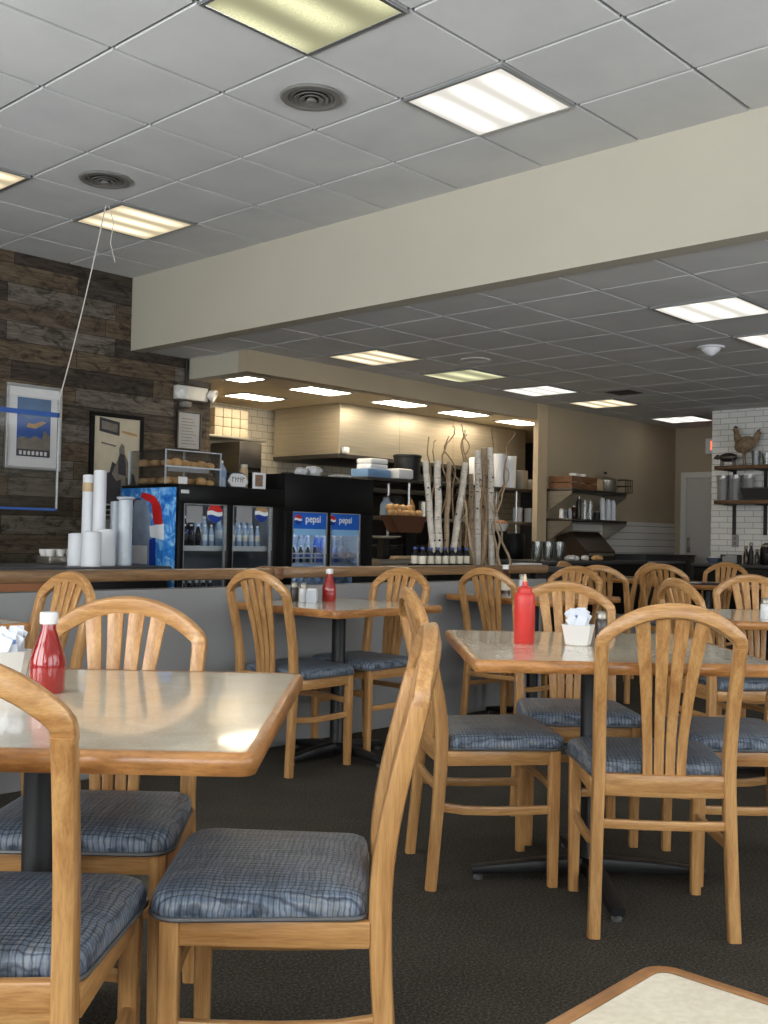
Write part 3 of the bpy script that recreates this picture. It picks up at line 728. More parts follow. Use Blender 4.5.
b.build('caption_strip', PODK, pr_, smooth=False)
b = MB()
for k in range(7): b.box((-pw * .85 + k * pw * .25, -.0235, pz + .025 * ph), (-pw * .85 + k * pw * .25 + pw * .15, -.0225, pz + .09 * ph))
b.build('caption_lettering', PAPER, pr_, smooth=False)
a = at_y(87, 509, yw); c = at_y(142.5, 417, yw)
t, w, h = frame_pic('framed_poster', ((a.x, a.z), (c.x, c.z)), yw, .035, BLACK, plain('poster_cream', rgb(196, 186, 164), .6, var=.06), 'black framed sepia poster of a seated woman on the plank wall')
iw, ih = w - .04, h - .08
def shp(name, poly, mat, k=0): MB().prism([(x * iw, y * ih) for x, y in poly], (1, 0, 0), (0, 0, 1), (0, -1, 0), (0, -.018 - k * .001, .04), .0012).build(name, mat, t, smooth=False)
shp('wall_moulding', [(-.8, .84), (.1, .80), (.1, .96), (-.8, 1.0)], PODK); shp('moulding_centre', [(-.7, .87), (0, .84), (0, .93), (-.7, .96)], POMID, 1)
shp('small_lettering', [(-.7, .70), (-.05, .67), (-.05, .69), (-.7, .72)], GREYINK); shp('small_lettering', [(.2, .84), (.9, .81), (.9, .84), (.2, .87)], POTAN)
shp('sofa', [(-.95, .02), (-.95, .30), (-.3, .38), (-.2, .5), (.15, .45), (.8, .36), (.95, .2), (.9, 0)], PODK)
shp('seated_woman', [(-.2, .36), (.0, .5), (.12, .56), (.1, .66), (.2, .72), (.33, .69), (.36, .6), (.5, .52), (.68, .36), (.6, .28), (.42, .34), (.4, .08), (.2, .02), (.22, .3), (.0, .28)], POMID, 1)
shp('dress', [(.06, .54), (.14, .6), (.33, .59), (.4, .5), (.44, .34), (.08, .36)], PODK, 2)
t = thing('emergency_light', 'white emergency light box with two lamp heads on the plank wall', 'emergency light', at_y(189, 401, yw) + Vector((0, 0, .0)))
MB().box((-.17, -.075, 0), (.15, 0, .12), .008).build('housing', WHITEP, t)
for s_, x in ((-1, -.15), (1, .17)):
    M = Matrix.Rotation(s_ * .7, 4, 'Z') @ Matrix.Rotation(PI / 2 + .35, 4, 'X')
    MB().lathe([(0, -.03), (.035, -.03), (.055, .02), (.055, .035), (.045, .035), (.02, .0), (0, 0)], 20, at=(x, -.1, .06), mat=M).build('lamp_head', WHITEC, t)
MB().lathe([(.05, -.01), (.05, .0), (.0, .0)], 20, at=(-.06, -.03, -.03)).lathe([(0, -.05), (.045, -.045), (.055, -.02), (.055, 0)], 20, at=(-.06, -.03, -.02)).build('alarm_dome', GREYPL, t)
o = MB().tube([(0, 0, 0), (0, 0, .62)], .011, 10).build('conduit', BLKPL, None, at_y(186, 386, yw - .015)); tag(o, 'thin dark conduit running up the plank wall above the emergency light', 'pipe')
a = at_y(175, 449, yw); c = at_y(200, 413, yw)
t, w, h = frame_pic('framed_notice', ((a.x, a.z), (c.x, c.z)), yw, .014, DKSTEEL, GREYPAPER, 'grey framed notice below the emergency light', 'notice')
b = MB()
for k in range(9): b.box((-w * .6, -.019, h * (.15 + .08 * k)), (w * (.6 - .15 * (k % 3)), -.018, h * (.15 + .08 * k) + .006))
b.build('text_lines', GREYINK, t, smooth=False)

# hanging clear screen
p0 = at_y(60, 400, 5.95); p1 = at_y(60, 511, 5.95); x0 = p0.x - 1.3
t = thing('clear_screen', 'clear hanging plastic screen with blue tape before the plank wall', 'screen', (x0, 5.95, p1.z))
hh = p0.z - p1.z; wd = p0.x - x0
MB().box((0, -.002, 0), (wd, .002, hh)).build('sheet', ACRYL, t, smooth=False)
MB().box((wd - .012, -.004, 0), (wd, .004, hh)).build('edge_strip', ALU, t, smooth=False)
MB().box((0, -.004, hh - .112), (wd, .004, hh - .082)).build('blue_tape', BLUETAPE, t, smooth=False); MB().box((0, -.004, .0), (wd, .004, .014)).build('blue_tape', BLUETAPE, t, smooth=False)
q = at_z(106, 204, ZU)
for xx, e in ((wd - .01, Vector((q.x - x0, q.y - 5.95, ZU - p1.z - .006))), (.05, Vector((-.2, 0, ZU - p1.z - .006)))):
    s0 = Vector((xx, 0, hh - .02)); pts = [s0.lerp(e, k / 12) + Vector((0, 0, -.05 * math.sin(PI * k / 12))) for k in range(13)]
    MB().tube(pts, .0038, 6).build('string', CORD, t)
e = Vector((q.x - x0 + .02, q.y - 5.95, ZU - p1.z - .006)); MB().tube([e, e + Vector((.04, 0, -.1)), e + Vector((.02, 0, -.24)), e + Vector((.06, 0, -.36))], .003, 6).build('string', CORD, t)

# ================================================================== DRINK COOLERS
def bottle_mesh(name, mats, r=.031, h=.2):
    mb = MB()
    mb.lathe([(0, 0), (r * .9, 0), (r, .006), (r, h * .6), (r * .96, h * .66), (r * .45, h * .88), (r * .42, h * .93), (0, h * .93)], 14, mi=0)
    mb.lathe([(r * .98, h * .28), (r * 1.03, h * .29), (r * 1.03, h * .55), (r * .98, h * .56)], 14, mi=1)
    mb.lathe([(0, h * .92), (r * .5, h * .92), (r * .5, h), (0, h)], 14, mi=2)
    o = mb.build(name, mats); me = o.data; bpy.data.objects.remove(o); return me
BM = {'cola': bottle_mesh('cola_bottle', [COLA, BLUELAB, CAPWHITE]), 'black': bottle_mesh('cola_bottle', [COLA, BLACKINK, CAPWHITE]), 'water': bottle_mesh('water_bottle', [WATERB, CLEARPL, CAPWHITE]),
      'juice': bottle_mesh('juice_bottle', [WATERB, CREAMLAB, CAPWHITE]), 'blue': bottle_mesh('soda_bottle', [WATERB, BLUELAB, CAPWHITE]), 'blue2': bottle_mesh('soda_bottle', [PEPB, BLUELAB, CAPWHITE])}
def put_bottle(kind, loc, label, group, sc=1.0):
    me = BM[kind]; o = bpy.data.objects.new(me.name.split('.')[0], me); COL.objects.link(o); o.location = loc; o.scale = (sc * .82, sc * .82, sc)
    tag(o, label, 'bottle', group)
def globe(parent, cx, cz, r, y, dim=False):
    """round red / white / blue emblem, flat disc facing -Y, as three printed pieces"""
    def arc(a0, a1, n=12): return [(r * math.cos(a0 + (a1 - a0) * k / n), r * math.sin(a0 + (a1 - a0) * k / n)) for k in range(n + 1)]
    wave = [(-1 + 2 * k / 10, .10 * math.sin(k / 10 * 2 * PI)) for k in range(11)]
    def half(sgn, off):
        a0 = math.asin(off); pts = arc(a0 if sgn > 0 else -a0, PI - a0 if sgn > 0 else -(PI - a0))
        w = r * math.cos(a0); inner = [(w * x, sgn * r * off + r * yv * .9) for x, yv in (wave if sgn > 0 else wave)]
        return pts + inner[1:-1] if sgn > 0 else pts + inner[1:-1]
    ax = ((1, 0, 0), (0, 0, 1), (0, -1, 0))
    e = MB().prism(arc(0, 2 * PI, 28)[:-1], *ax, (cx, y, cz), .001).build('round_emblem', WHITEINK, parent, smooth=False)
    MB().prism(half(1, .22), *ax, (cx, y - .001, cz), .001).build('red_field', PEPR if not dim else POTAN, e, smooth=False)
    MB().prism(half(-1, .22), *ax, (cx, y - .001, cz), .001).build('blue_field', PEPN if not dim else PEPN, e, smooth=False)
def cooler(x0, x1, y0, y1, zt, doors, zd0, zd1, label, lit):
    """doors: list of (xa, xb) local glass spans"""
    w, d = x1 - x0, y1 - y0
    t = thing('drink_cooler', label, 'cooler', (x0, y0, 0))
    b = MB(); k = .03
    b.box((0, 0.02, 0), (k, d, zt), .003).box((w - k, .02, 0), (w, d, zt), .003).box((k, d - k, 0), (w - k, d, zt)).box((k, .02, zt - k), (w - k, d - k, zt)).box((k, .02, 0), (w - k, d - k, .12))
    b.box((0, 0, zd1), (w, .03, zt), .004).box((0, 0, 0), (w, .03, zd0), .004)
    b.build('cabinet', BLACK, t)
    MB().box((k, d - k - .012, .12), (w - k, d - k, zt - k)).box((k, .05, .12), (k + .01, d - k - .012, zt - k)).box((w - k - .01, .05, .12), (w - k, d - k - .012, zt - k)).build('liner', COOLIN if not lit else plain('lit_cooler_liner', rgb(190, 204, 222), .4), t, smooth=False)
    edges = [0.0] + [v for dd in doors for v in dd] + [w]
    f = MB()
    for i in range(0, len(edges), 2): f.box((edges[i], .001, zd0), (edges[i + 1], .03, zd1), .002)
    f.build('door_jamb', BLACK, t)
    for i, (xa, xb) in enumerate(doors):
        dr = MB(); e = .013
        dr.box((xa, .004, zd0), (xa + e * .6, .028, zd1)).box((xb - e, .004, zd0), (xb, .028, zd1)).box((xa, .004, zd1 - e * .5), (xb, .028, zd1))
        do = dr.build('door', ALU, t, smooth=False)
        MB().box((xa + .005, .012, zd0 + .002), (xb - .005, .016, zd1 - .002)).build('glass', GLASS, do, smooth=False)
        MB().box((xb - e * .7, -.008, zd0 + .25), (xb - e * .2, .004, zd1 - .3)).build('handle', DKSTEEL, do)
        MB().box((xa + .02, .035, zd1 + .004), (xb - .02, .05, zd1 + .016)).build('lamp_tube', L_LED if lit else L_LEDDIM, t, smooth=False)
    return t
YC = 5.5
# low cooler
g1 = [(at_y(183.5, 540, YC).x, at_y(226.7, 540, YC).x), (at_y(232.6, 540, YC).x, at_y(272.4, 540, YC).x)]
XA, XAB, XBB = at_y(178, 540, YC).x, at_y(284, 540, YC).x, at_y(372.5, 540, YC).x
Z1 = 1.385; zd1 = at_y(205, 504, YC).z
c1 = cooler(XA, XAB - .004, YC, YC + .66, Z1, [(a - XA, b - XA) for a, b in g1], .42, zd1, 'low black two door drink cooler under the pastry case', False)
def shelf_in(t, x0, x1, z, mat, wire=False, dd=.5):
    b = MB()
    if wire:
        for k in range(6): x = x0 + (x1 - x0) * k / 5; b.box((x - .003, .06, z), (x + .003, .07, z + .075))
        for zz in (0, .04, .072): b.box((x0, .058, z + zz), (x1, .066, z + zz + .008))
        for k in range(8): y = .07 + dd * k / 8; b.box((x0, y, z), (x1, y + .006, z + .006))
    else: b.box((x0, .06, z), (x1, .06 + dd, z + .012)).box((x0, .055, z - .012), (x1, .062, z + .022))
    b.build('shelf', mat, t, smooth=False)
zs = at_y(205, 549, YC + .1).z
SHW = plain('white_shelf_strip', rgb(200, 202, 204), .4)
for z in (zs, zs - .42): shelf_in(c1, .035, XAB - XA - .04, z, SHW)
zl = zs - .42 + .014
for di, (a, b) in enumerate(g1):
    n = 6
    for row in range(2):
        for k in range(n):
            x = a + .035 + (b - a - .075) * k / (n - 1)
            if di == 0: kind = ('cola' if k < 4 else 'juice') if row else ('black' if k < 4 else 'water')
            else: kind = ('juice' if k % 2 else 'water')
            side = 'left' if di == 0 else 'right'
            if row == 0: put_bottle(kind, (x, YC + .115, zs + .013), {'black': 'dark cola bottle in the front row behind the left door of the low cooler', 'water': 'clear drink bottle in the front row behind the %s door of the low cooler' % side, 'juice': 'cream labelled bottle in the front row behind the right door of the low cooler'}[kind], 'low cooler front bottles %s %s' % (kind, side), .74)
            else: put_bottle(kind, (x + .01, YC + .21, zs + .013), {'cola': 'blue labelled bottle in the back row behind the left door of the low cooler', 'water': 'clear tall bottle in the back row behind the %s door of the low cooler' % side, 'juice': 'cream labelled bottle in the back row behind the %s door of the low cooler' % side}[kind], 'low cooler back bottles %s %s' % (kind, side), 1.02)
    for k in range(n):
        x = a + .035 + (b - a - .075) * k / (n - 1)
        put_bottle('cola' if di == 0 else 'water', (x, YC + .12, zl), ('dark bottle on the lower shelf behind the left door of the low cooler' if di == 0 else 'clear bottle on the lower shelf behind the right door of the low cooler'), 'low cooler lower shelf bottles %d' % di, 1.0)
# signs and emblems on the low cooler's doors
for i, (ua, ub, um, rr) in enumerate(((187, 203.5, 216, .062), (237, 253, 262.5, .058))):
    a = at_y(ua, 522, YC).x - XA; b = at_y(ub, 506, YC).x - XA
    MB().box((a, .006, at_y(ua, 522.5, YC).z), (b, .0075, at_y(ua, 505.5, YC).z)).build('paper_notice', GREYPAPER, c1, smooth=False)
    m = at_y(um, 513.5, YC); globe(c1, m.x - XA, m.z, rr, .0118, i == 1)
lb = MB().box((at_y(181, 491, YC).x - XA, -.002, at_y(181, 493, YC).z), (at_y(189, 491, YC).x - XA, 0, at_y(181, 489.5, YC).z)).build('maker_plate', PAPER, c1, smooth=False)
# printed side panel: blue ice, dark grey door shape, pale column and a red cap with white trim
sp = MB().box((-.003, .03, .3), (0, .66, Z1 - .02)).build('printed_side', ICE, c1, smooth=False)
AX = ((0, 1, 0), (0, 0, 1), (-1, 0, 0))
SHADOWG = plain('print_dark_grey', rgb(66, 72, 82), .45, var=.2, scale=20); PALEG = plain('print_pale_grey', rgb(140, 156, 176), .45, var=.15, scale=12)
MB().prism([(.34, .3), (.66, .3), (.66, Z1 - .1), (.6, Z1 - .08), (.42, Z1 - .09), (.36, Z1 - .22), (.31, Z1 - .4)], *AX, (-.003, 0, 0), .001).build('dark_shape', SHADOWG, sp, smooth=False)
MB().prism([(.27, .45), (.5, .4), (.5, Z1 - .3), (.54, Z1 - .2), (.48, Z1 - .1), (.36, Z1 - .1), (.3, Z1 - .2), (.3, Z1 - .4)], *AX, (-.004, 0, 0), .001).build('pale_shape', PALEG, sp, smooth=False)
MB().prism([(.22, .42), (.29, .42), (.31, Z1 - .36), (.24, Z1 - .34)], *AX, (-.004, 0, 0), .0012).build('blue_shape', PEPN, sp, smooth=False)
MB().prism([(.32, Z1 - .06), (.4, Z1 - .05), (.42, Z1 - .08), (.3, Z1 - .12), (.26, Z1 - .26), (.16, Z1 - .26), (.19, Z1 - .14), (.25, Z1 - .08)], *AX, (-.005, 0, 0), .001).build('red_cap_shape', PEPR, sp, smooth=False)
MB().prism([(.15, Z1 - .36), (.3, Z1 - .34), (.31, Z1 - .27), (.15, Z1 - .255)], *AX, (-.005, 0, 0), .0012).build('white_trim_shape', WHITEINK, sp, smooth=False)
MB().box((-.0055, .33, Z1 - .52), (-.004, .51, Z1 - .40)).build('paper_notice', PAPER, sp, smooth=False)
# tall cooler
Z2 = 1.505
g2 = [(at_y(292.5, 540, YC).x, at_y(327.5, 540, YC).x), (at_y(330.5, 540, YC).x, at_y(360.5, 540, YC).x)]
zd2 = at_y(310, 512, YC).z
c2 = cooler(XAB, XBB, YC, YC + .7, Z2, [(a - XAB, b - XAB) for a, b in g2], .42, zd2, 'taller black drink cooler with lit doors and blue signs', True)
zs2 = at_y(310, 564, YC + .06).z
for z, wi in ((zs2, True), (zs2 - .3, False)): shelf_in(c2, .035, XBB - XAB - .04, z, SHW, wi)
for di, (a, b) in enumerate(g2):
    zt_, zb_ = at_y(310, 512.8, YC).z, at_y(310, 529, YC).z
    xa, xb = a - XAB + .003, b - XAB - (.0 if di == 0 else .006)
    sg = MB().box((xa, .005, zb_), (xb, .0085, zt_)).build('door_sign', PEPB, c2, smooth=False)
    ww = xb - xa; zc_ = (zt_ + zb_) / 2 + .008
    globe(c2, xa + ww * (.15 if di == 0 else .05), zc_, .036, .0048)
    text('sign_lettering', 'pepsi', ww * .215, WHITEINK, sg, (xa + ww * (.58 if di == 0 else .50), .0045, zc_ + .004), (PI / 2, 0, 0), .0006, bold=.0012)
    MB().box((xa + .02, .006, zb_ - .045), (xb - .02, .008, zb_)).build('pale_sign_strip', plain('pale_blue_strip', rgb(140, 192, 236), .4), sg, smooth=False)
    n = 5
    for row, sc, yy in ((0, .62, .10), (1, 1.0, .18)):
        for k in range(n):
            x = a + .03 + (b - a - .06) * k / (n - 1)
            kind = 'cola' if row == 0 and di == 0 else ('blue2' if di == 1 and k < 3 else 'water')
            put_bottle(kind, (x, YC + yy, zs2 + .01), {('cola'): 'small dark bottle in the wire shelf front, left lit door', 'water': 'clear bottle behind the %s lit door of the tall cooler' % ('left' if di == 0 else 'right'), 'blue2': 'blue bottle behind the right lit door of the tall cooler'}[kind], 'tall cooler bottles %s %d' % (kind, di), sc)
    for k in range(n):
        x = a + .03 + (b - a - .06) * k / (n - 1)
        put_bottle('water', (x, YC + .12, zs2 - .3 + .013), 'clear bottle on the lower shelf behind the %s lit door, seen below the rail' % ('left' if di == 0 else 'right'), 'tall cooler lower bottles %d' % di, 1.05)

# pastry case on the low cooler
a = at_y(165, 486, YC + .06); c = at_y(221, 486, YC + .06)
hc = at_y(165, 448.5, YC + .06).z - Z1; W_ = c.x - a.x; D_ = .42
pc = thing('pastry_case', 'clear acrylic pastry case on the low black cooler', 'display case', (a.x, YC + .06, Z1))
k = .005
MB().box((0, 0, 0), (W_, D_, k)).box((0, 0, hc - k), (W_, D_, hc)).box((0, 0, k), (k, D_, hc - k)).box((W_ - k, 0, k), (W_, D_, hc - k)).box((k, 0, k), (W_ - k, k, hc - k)).build('acrylic_walls', ACRYL, pc, smooth=False)
zsh = hc * .5; MB().box((k, k, zsh), (W_ - k, D_ - k, zsh + .006)).build('shelf', ACRYL, pc, smooth=False)
b = MB()
for x, y in ((0, 0), (W_ - .008, 0), (0, D_ - .008), (W_ - .008, D_ - .008)): b.box((x, y, 0), (x + .008, y + .008, hc))
b.box((0, -.001, hc - .006), (W_, .006, hc)).box((0, -.001, zsh - .002), (W_, .005, zsh + .008)).build('edge_strip', CLEARPL, pc, smooth=False)
MB().box((.1, -.002, .006), (.17, 0, .05)).build('price_card', PAPER, pc, smooth=False); MB().box((.02, .002, zsh - .03), (W_ - .1, .006, zsh - .004)).build('shelf_label', GREYPAPER, pc, smooth=False)
bm_ = MB().lathe([(0, 0), (.03, .001), (.04, .012), (.041, .022), (.034, .036), (.018, .044), (0, .046)], 16).build('bread_roll', BUN); BUNM = bm_.data; bpy.data.objects.remove(bm_)
rnd = random.Random(3)
for row in range(2):
    for kx in range(6):
        for ky in range(3):
            if row == 0 and (kx, ky) in ((2, 0), (3, 0), (0, 1), (5, 2)): continue
            o = bpy.data.objects.new('bread_roll', BUNM); COL.objects.link(o)
            o.location = (a.x + .055 + kx * (W_ - .11) / 5, YC + .06 + .06 + ky * .13, Z1 + (zsh + .006 if row else k) + .001)
            o.rotation_euler = (0, 0, rnd.uniform(0, 6)); sc = rnd.uniform(.82, .98); o.scale = (sc, sc, sc * rnd.uniform(.9, 1.25))
            tag(o, 'golden bread roll on the %s shelf of the clear pastry case' % ('upper' if row else 'lower'), 'bread roll', 'rolls on the %s shelf of the pastry case' % ('upper' if row else 'lower'))
# things on the cooler tops
t = thing('water_bottle', 'clear water bottle with a blue label beside the pastry case', 'bottle', (at_y(222, 486, YC + .12).x - .012, YC + .12, Z1))
MB().lathe([(0, 0), (.034, 0), (.036, .005), (.036, .11), (.03, .13), (.014, .155), (.013, .165), (0, .165)], 18).build('body', WATERB, t)
MB().lathe([(.0362, .065), (.037, .067), (.037, .11), (.0362, .112)], 18).build('label_band', BLUEPL, t); MB().lathe([(0, .163), (.015, .163), (.015, .18), (0, .18)], 14).build('cap', CAPWHITE, t)
p = at_y(238.5, 486, YC + .1)
t = thing('plaque', 'white eight sided plaque with dark lettering on the low cooler', 'sign', (p.x, YC + .1, Z1))
MB().prism([(-.085, .045), (-.055, .012), (.055, .012), (.085, .045), (.06, .09), (.03, .1), (-.04, .1), (-.06, .09)], (1, 0, 0), (0, 0, 1), (0, 1, 0), (0, 0, 0), .012).build('board', PAPER, t, smooth=False)
MB().prism([(-.095, .045), (-.062, .0), (.062, .0), (.095, .045), (.068, .098), (.034, .11), (-.045, .11), (-.068, .098)], (1, 0, 0), (0, 0, 1), (0, 1, 0), (0, .013, 0), .01).build('rim', PODK, t, smooth=False)
b = MB(); xs = -.055
for wv in (.022, .016, .02, .014, .024): b.box((xs, -.002, .042), (xs + .004, 0, .078)).box((xs, -.002, .058 + (wv - .014)), (xs + wv * .8, 0, .064 + (wv - .014))); xs += wv + .004
b.build('dark_lettering', GREYINK, t, smooth=False)
p = at_y(260, 488, YC + .08)
t = thing('photo_card', 'small white framed food photo card on the low cooler', 'card', (p.x, YC + .08, Z1))
MB().box((-.055, 0, 0), (.052, .02, .115), .003).build('frame', WHITEPL, t); MB().box((-.045, -.002, .02), (.022, 0, .1)).build('photo', plain('food_photo_print', rgb(130, 104, 84), .5, var=.5, scale=40), t, smooth=False)
t = thing('condiment_jar', 'tan jar standing behind the photo card', 'jar', (at_y(252, 474, YC + .4).x - .075, YC + .4, Z1))
MB().lathe([(0, 0), (.028, 0), (.03, .01), (.03, .15), (.022, .17), (0, .17)], 16).build('jar', TANPL, t); MB().lathe([(.024, .168), (.025, .17), (.025, .19), (0, .19)], 16).build('lid', CREAMLAB, t)
rn = random.Random(5)
for (u, w_, h_, lb, dep) in ((301, .05, .05, 'crumpled white bag at the left on the tall cooler', .2), (313, .075, .068, 'crumpled wrapped bread bag in the middle on the tall cooler', .22), (341, .1, .022, 'flat white paper pile at the right on the tall cooler', .2)):
    p = at_y(u, 475, YC + dep)
    mb = MB(); b = bmesh.new(); bmesh.ops.create_icosphere(b, subdivisions=3, radius=1)
    for v in b.verts:
        n = 1 + .16 * math.sin(7 * v.co.x + 3 * v.co.z + u) * math.cos(6 * v.co.y - u) + rn.uniform(-.05, .05)
        z = max(-.75, v.co.z) * n; v.co = Vector((v.co.x * n * w_, v.co.y * n * w_ * .8, (z + .75) * h_ * .62))
    mb._add(b); o = mb.build('paper_bag', FOILW, None, (p.x, YC + dep, Z2 + .012)); tag(o, lb, 'bag')

# ================================================================== KITCHEN
hx0, hy0 = 7.36, YWOOD
t = thing('extractor_hood', 'large stainless steel extractor hood in the kitchen', 'extractor hood', (hx0, hy0, 1.86))
MB().box((0, 0, .04), (3.2, 1.0, .555), .004).build('canopy', HOODM, t, smooth=False)
MB().box((-.01, -.01, 0), (3.21, 1.0, .045), .004).build('lower_lip', DKSTEEL, t, smooth=False)
b = MB()
for x in (.9, 1.8, 2.6): b.box((x - .002, -.002, .05), (x + .002, 0, .55))
b.build('panel_seam', STEEL, t, smooth=False)
MB().box((.03, -.05, .05), (.1, -.011, .11), .006).build('switch_box', WHITEPL, t)
t = thing('cooking_range', 'dark cooking range below the steel hood', 'range', (7.5, 7.9, 0))
MB().box((0, 0, 0), (2.9, .7, .95), .01).build('body', BLACK, t); MB().box((0, .6, .95), (2.9, .7, 1.75), .01).build('backsplash', DKSTEEL, t)
b = MB()
for k in range(9): b.box((.1 + k * .3, .05, .95), (.3 + k * .3, .5, .985), .01)
b.build('burner_grate', BLACKM, t)
MB().box((-.05, -.1, 1.55), (2.95, .5, 1.6), .005).build('high_shelf', DKSTEEL, t)
t = thing('oven_cabinet', 'grey steel kitchen machine before the cream tiled wall', 'machine', (6.62, 8.2, 0))
MB().box((-.14, -.15, 0), (.14, .3, 1.63), .006).build('body', STEEL, t); MB().box((-.14, -.16, 1.68), (.14, .3, 1.98), .006).build('upper_box', DKSTEEL, t)
MB().box((-.12, -.17, 1.7), (.12, -.16, 1.73)).build('dark_slot', BLACK, t, smooth=False); MB().lathe([(0, -.01), (.02, -.01), (.02, .01), (0, .012)], 14, at=(.04, -.16, 1.58), mat=Matrix.Rotation(PI / 2, 4, 'X')).build('knob', CAPWHITE, t)
MB().box((-.12, -.12, 1.63), (.12, .28, 1.68)).build('plinth', BLACK, t)
o = MB().box((6.05, 8.25, 2.02), (7.0, 8.65, 2.045), .003).build('wall_shelf', STEEL); tag(o, 'steel shelf holding cream boxes in the kitchen corner', 'shelf')
bx = MB().box((-.05, -.06, 0), (.05, .06, .09), .006).build('takeout_box', plain('cream_card', rgb(186, 172, 146), .7)); BXM = bx.data; bpy.data.objects.remove(bx)
for i in range(3):
    for j in range(4):
        o = bpy.data.objects.new('takeout_box', BXM); COL.objects.link(o); o.location = (6.42 + j * .108, 8.36, 2.046 + i * .093); tag(o, 'small cream takeout box stacked on the kitchen corner shelf', 'box', 'cream boxes on the kitchen corner shelf')

# pass-through steel rack
RY = 6.95
xr0, xr1 = at_y(366, 480, RY).x, 10.05
zA, zB = at_y(400, 479, RY).z, at_y(400, 517, RY).z
t = thing('steel_shelving', 'long steel shelving across the kitchen opening', 'shelving', (xr0, RY, 0)); L_ = xr1 - xr0; LW = 9.64 - xr0
MB().box((0, -.02, zA - .03), (L_, .34, zA), .004).build('shelf', DKSTEEL, t); MB().box((0, -.02, zB - .03), (L_, .34, zB), .004).build('shelf', STEEL, t); MB().box((0, -.22, .80), (LW, .40, .86), .006).build('worktop', STEEL, t)
MB().box((.02, .0, .1), (LW - .02, .38, .80)).build('base_cabinet', BLACK, t)
for x in (0.02, L_ * .22, LW - .05):
    for y in (.02, .3): MB().tube([(x, y, .86), (x, y, zA)], .014, 10).build('upright', ALU, t)
def onA(u, y=RY + .14): p = at_y(u, 478, y); return (p.x, y, zA + .001)
def onB(u, y=RY + .14): p = at_y(u, 516, y); return (p.x, y, zB + .001)
def onW(u, y=RY - .02): p = at_y(u, 560, y); return (p.x, y, .861)
t = thing('storage_bin', 'blue plastic bin on the steel shelving top shelf', 'bin', onA(370))
MB().box((-.15, -.12, 0), (.17, .12, .08), .01).build('bin', BLUEPL, t)
x, y, z = onA(372)
for k, lb in enumerate(('lower white foam box in the blue bin', 'upper white foam box in the blue bin')):
    o = MB().box((-.12, -.1, 0), (.12, .1, .05), .012).build('foam_box', WHITEPL, None, (x, y, z + .081 + k * .052)); tag(o, lb, 'box')
o = MB().box((-.11, -.1, 0), (.11, .1, .1), .02).build('plastic_tub', PAPER, None, onA(399, RY + .05)); tag(o, 'white plastic tub beside the blue bin on the steel shelving', 'tub')
t = thing('bucket', 'round black lidded bucket on the steel shelving', 'bucket', onA(407, RY + .21)); MB().lathe([(0, 0), (.125, 0), (.13, .01), (.14, .24), (0, .24)], 28).build('body', BLKPL, t); MB().lathe([(.145, .235), (.148, .24), (.148, .262), (.14, .268), (0, .268)], 28).build('lid', BLKPL, t)
t = thing('jug', 'clear jug on the middle steel shelf left of the bread', 'jug', onB(386)); MB().lathe([(0, 0), (.06, 0), (.065, .02), (.06, .12), (.035, .16), (.03, .19), (0, .19)], 20).build('body', WATERB, t); MB().tube([(.06, 0, .04), (.1, 0, .06), (.1, 0, .13), (.05, 0, .15)], .008).build('handle', CLEARPL, t)
o = MB().lathe([(0, 0), (.08, 0), (.085, .01), (.085, .2), (.07, .22), (0, .22)], 24).build('pot', BLACKM, None, onB(395, RY + .2)); tag(o, 'dark pot behind the clear jug and bread', 'pot')
t = thing('squeeze_bottle', 'orange squeeze bottle on the middle steel shelf', 'bottle', onB(411)); MB().lathe([(0, 0), (.04, 0), (.042, .01), (.04, .12), (.03, .14), (0, .14)], 20).build('body', ORANGE, t); MB().lathe([(.028, .138), (.026, .15), (.008, .19), (0, .2)], 16).build('nozzle', ORANGE, t)
o = MB().lathe([(0, 0), (.05, 0), (.05, .17), (.046, .17), (.044, .01), (0, .01)], 20).build('metal_canister', STEEL, None, onB(423)); tag(o, 'grey metal canister right of the orange squeeze bottle', 'canister')
# bread basket in front
x, y, z = onB(402, RY - .14)
bk = thing('bread_basket', 'brown wedge shaped basket of bread at the kitchen opening', 'basket', (x, RY - .15, 1.12))
MB().prism([(-.28, .16), (-.16, 0), (.16, 0), (.24, .16)], (1, 0, 0), (0, 0, 1), (0, 1, 0), (0, -.1, 0), .14).build('basket', BASKET, bk, smooth=False)
MB().box((.06, .0, -.258), (.2, .04, 0)).build('stand', BLACK, bk)
rb = random.Random(11)
for k in range(9):
    o = bpy.data.objects.new('bread_roll', BUNM); COL.objects.link(o); o.location = (x - .2 + (k % 5) * .095 + rb.uniform(-.01, .01), RY - .20 + (k // 5) * .03 + rb.uniform(-.01, .02), 1.281 + (k // 5) * .05); o.rotation_euler = (rb.uniform(-.2, .2), rb.uniform(-.2, .2), k); o.scale = (1.15, 1.0, 1.3); tag(o, 'bread roll heaped in the brown basket at the kitchen opening', 'bread roll', 'rolls in the brown basket')
t = thing('plate_stack', 'white plate below the bread basket', 'plate', onW(383, RY - .02)); t.location.z = 1.06
MB().lathe([(0, 0), (.1, 0), (.17, .018), (.172, .024), (.1, .01), (0, .008)], 28).build('plate', WHITEC, t); MB().box((-.04, -.04, -.198), (.04, .04, 0)).build('stand', BLKPL, t)
o = MB().box((-.17, -.05, 0), (.17, .03, .035), .008).build('tray', TANPL, None, onW(404, RY - .18)); tag(o, 'pale tray on the kitchen worktop behind the rail', 'tray')
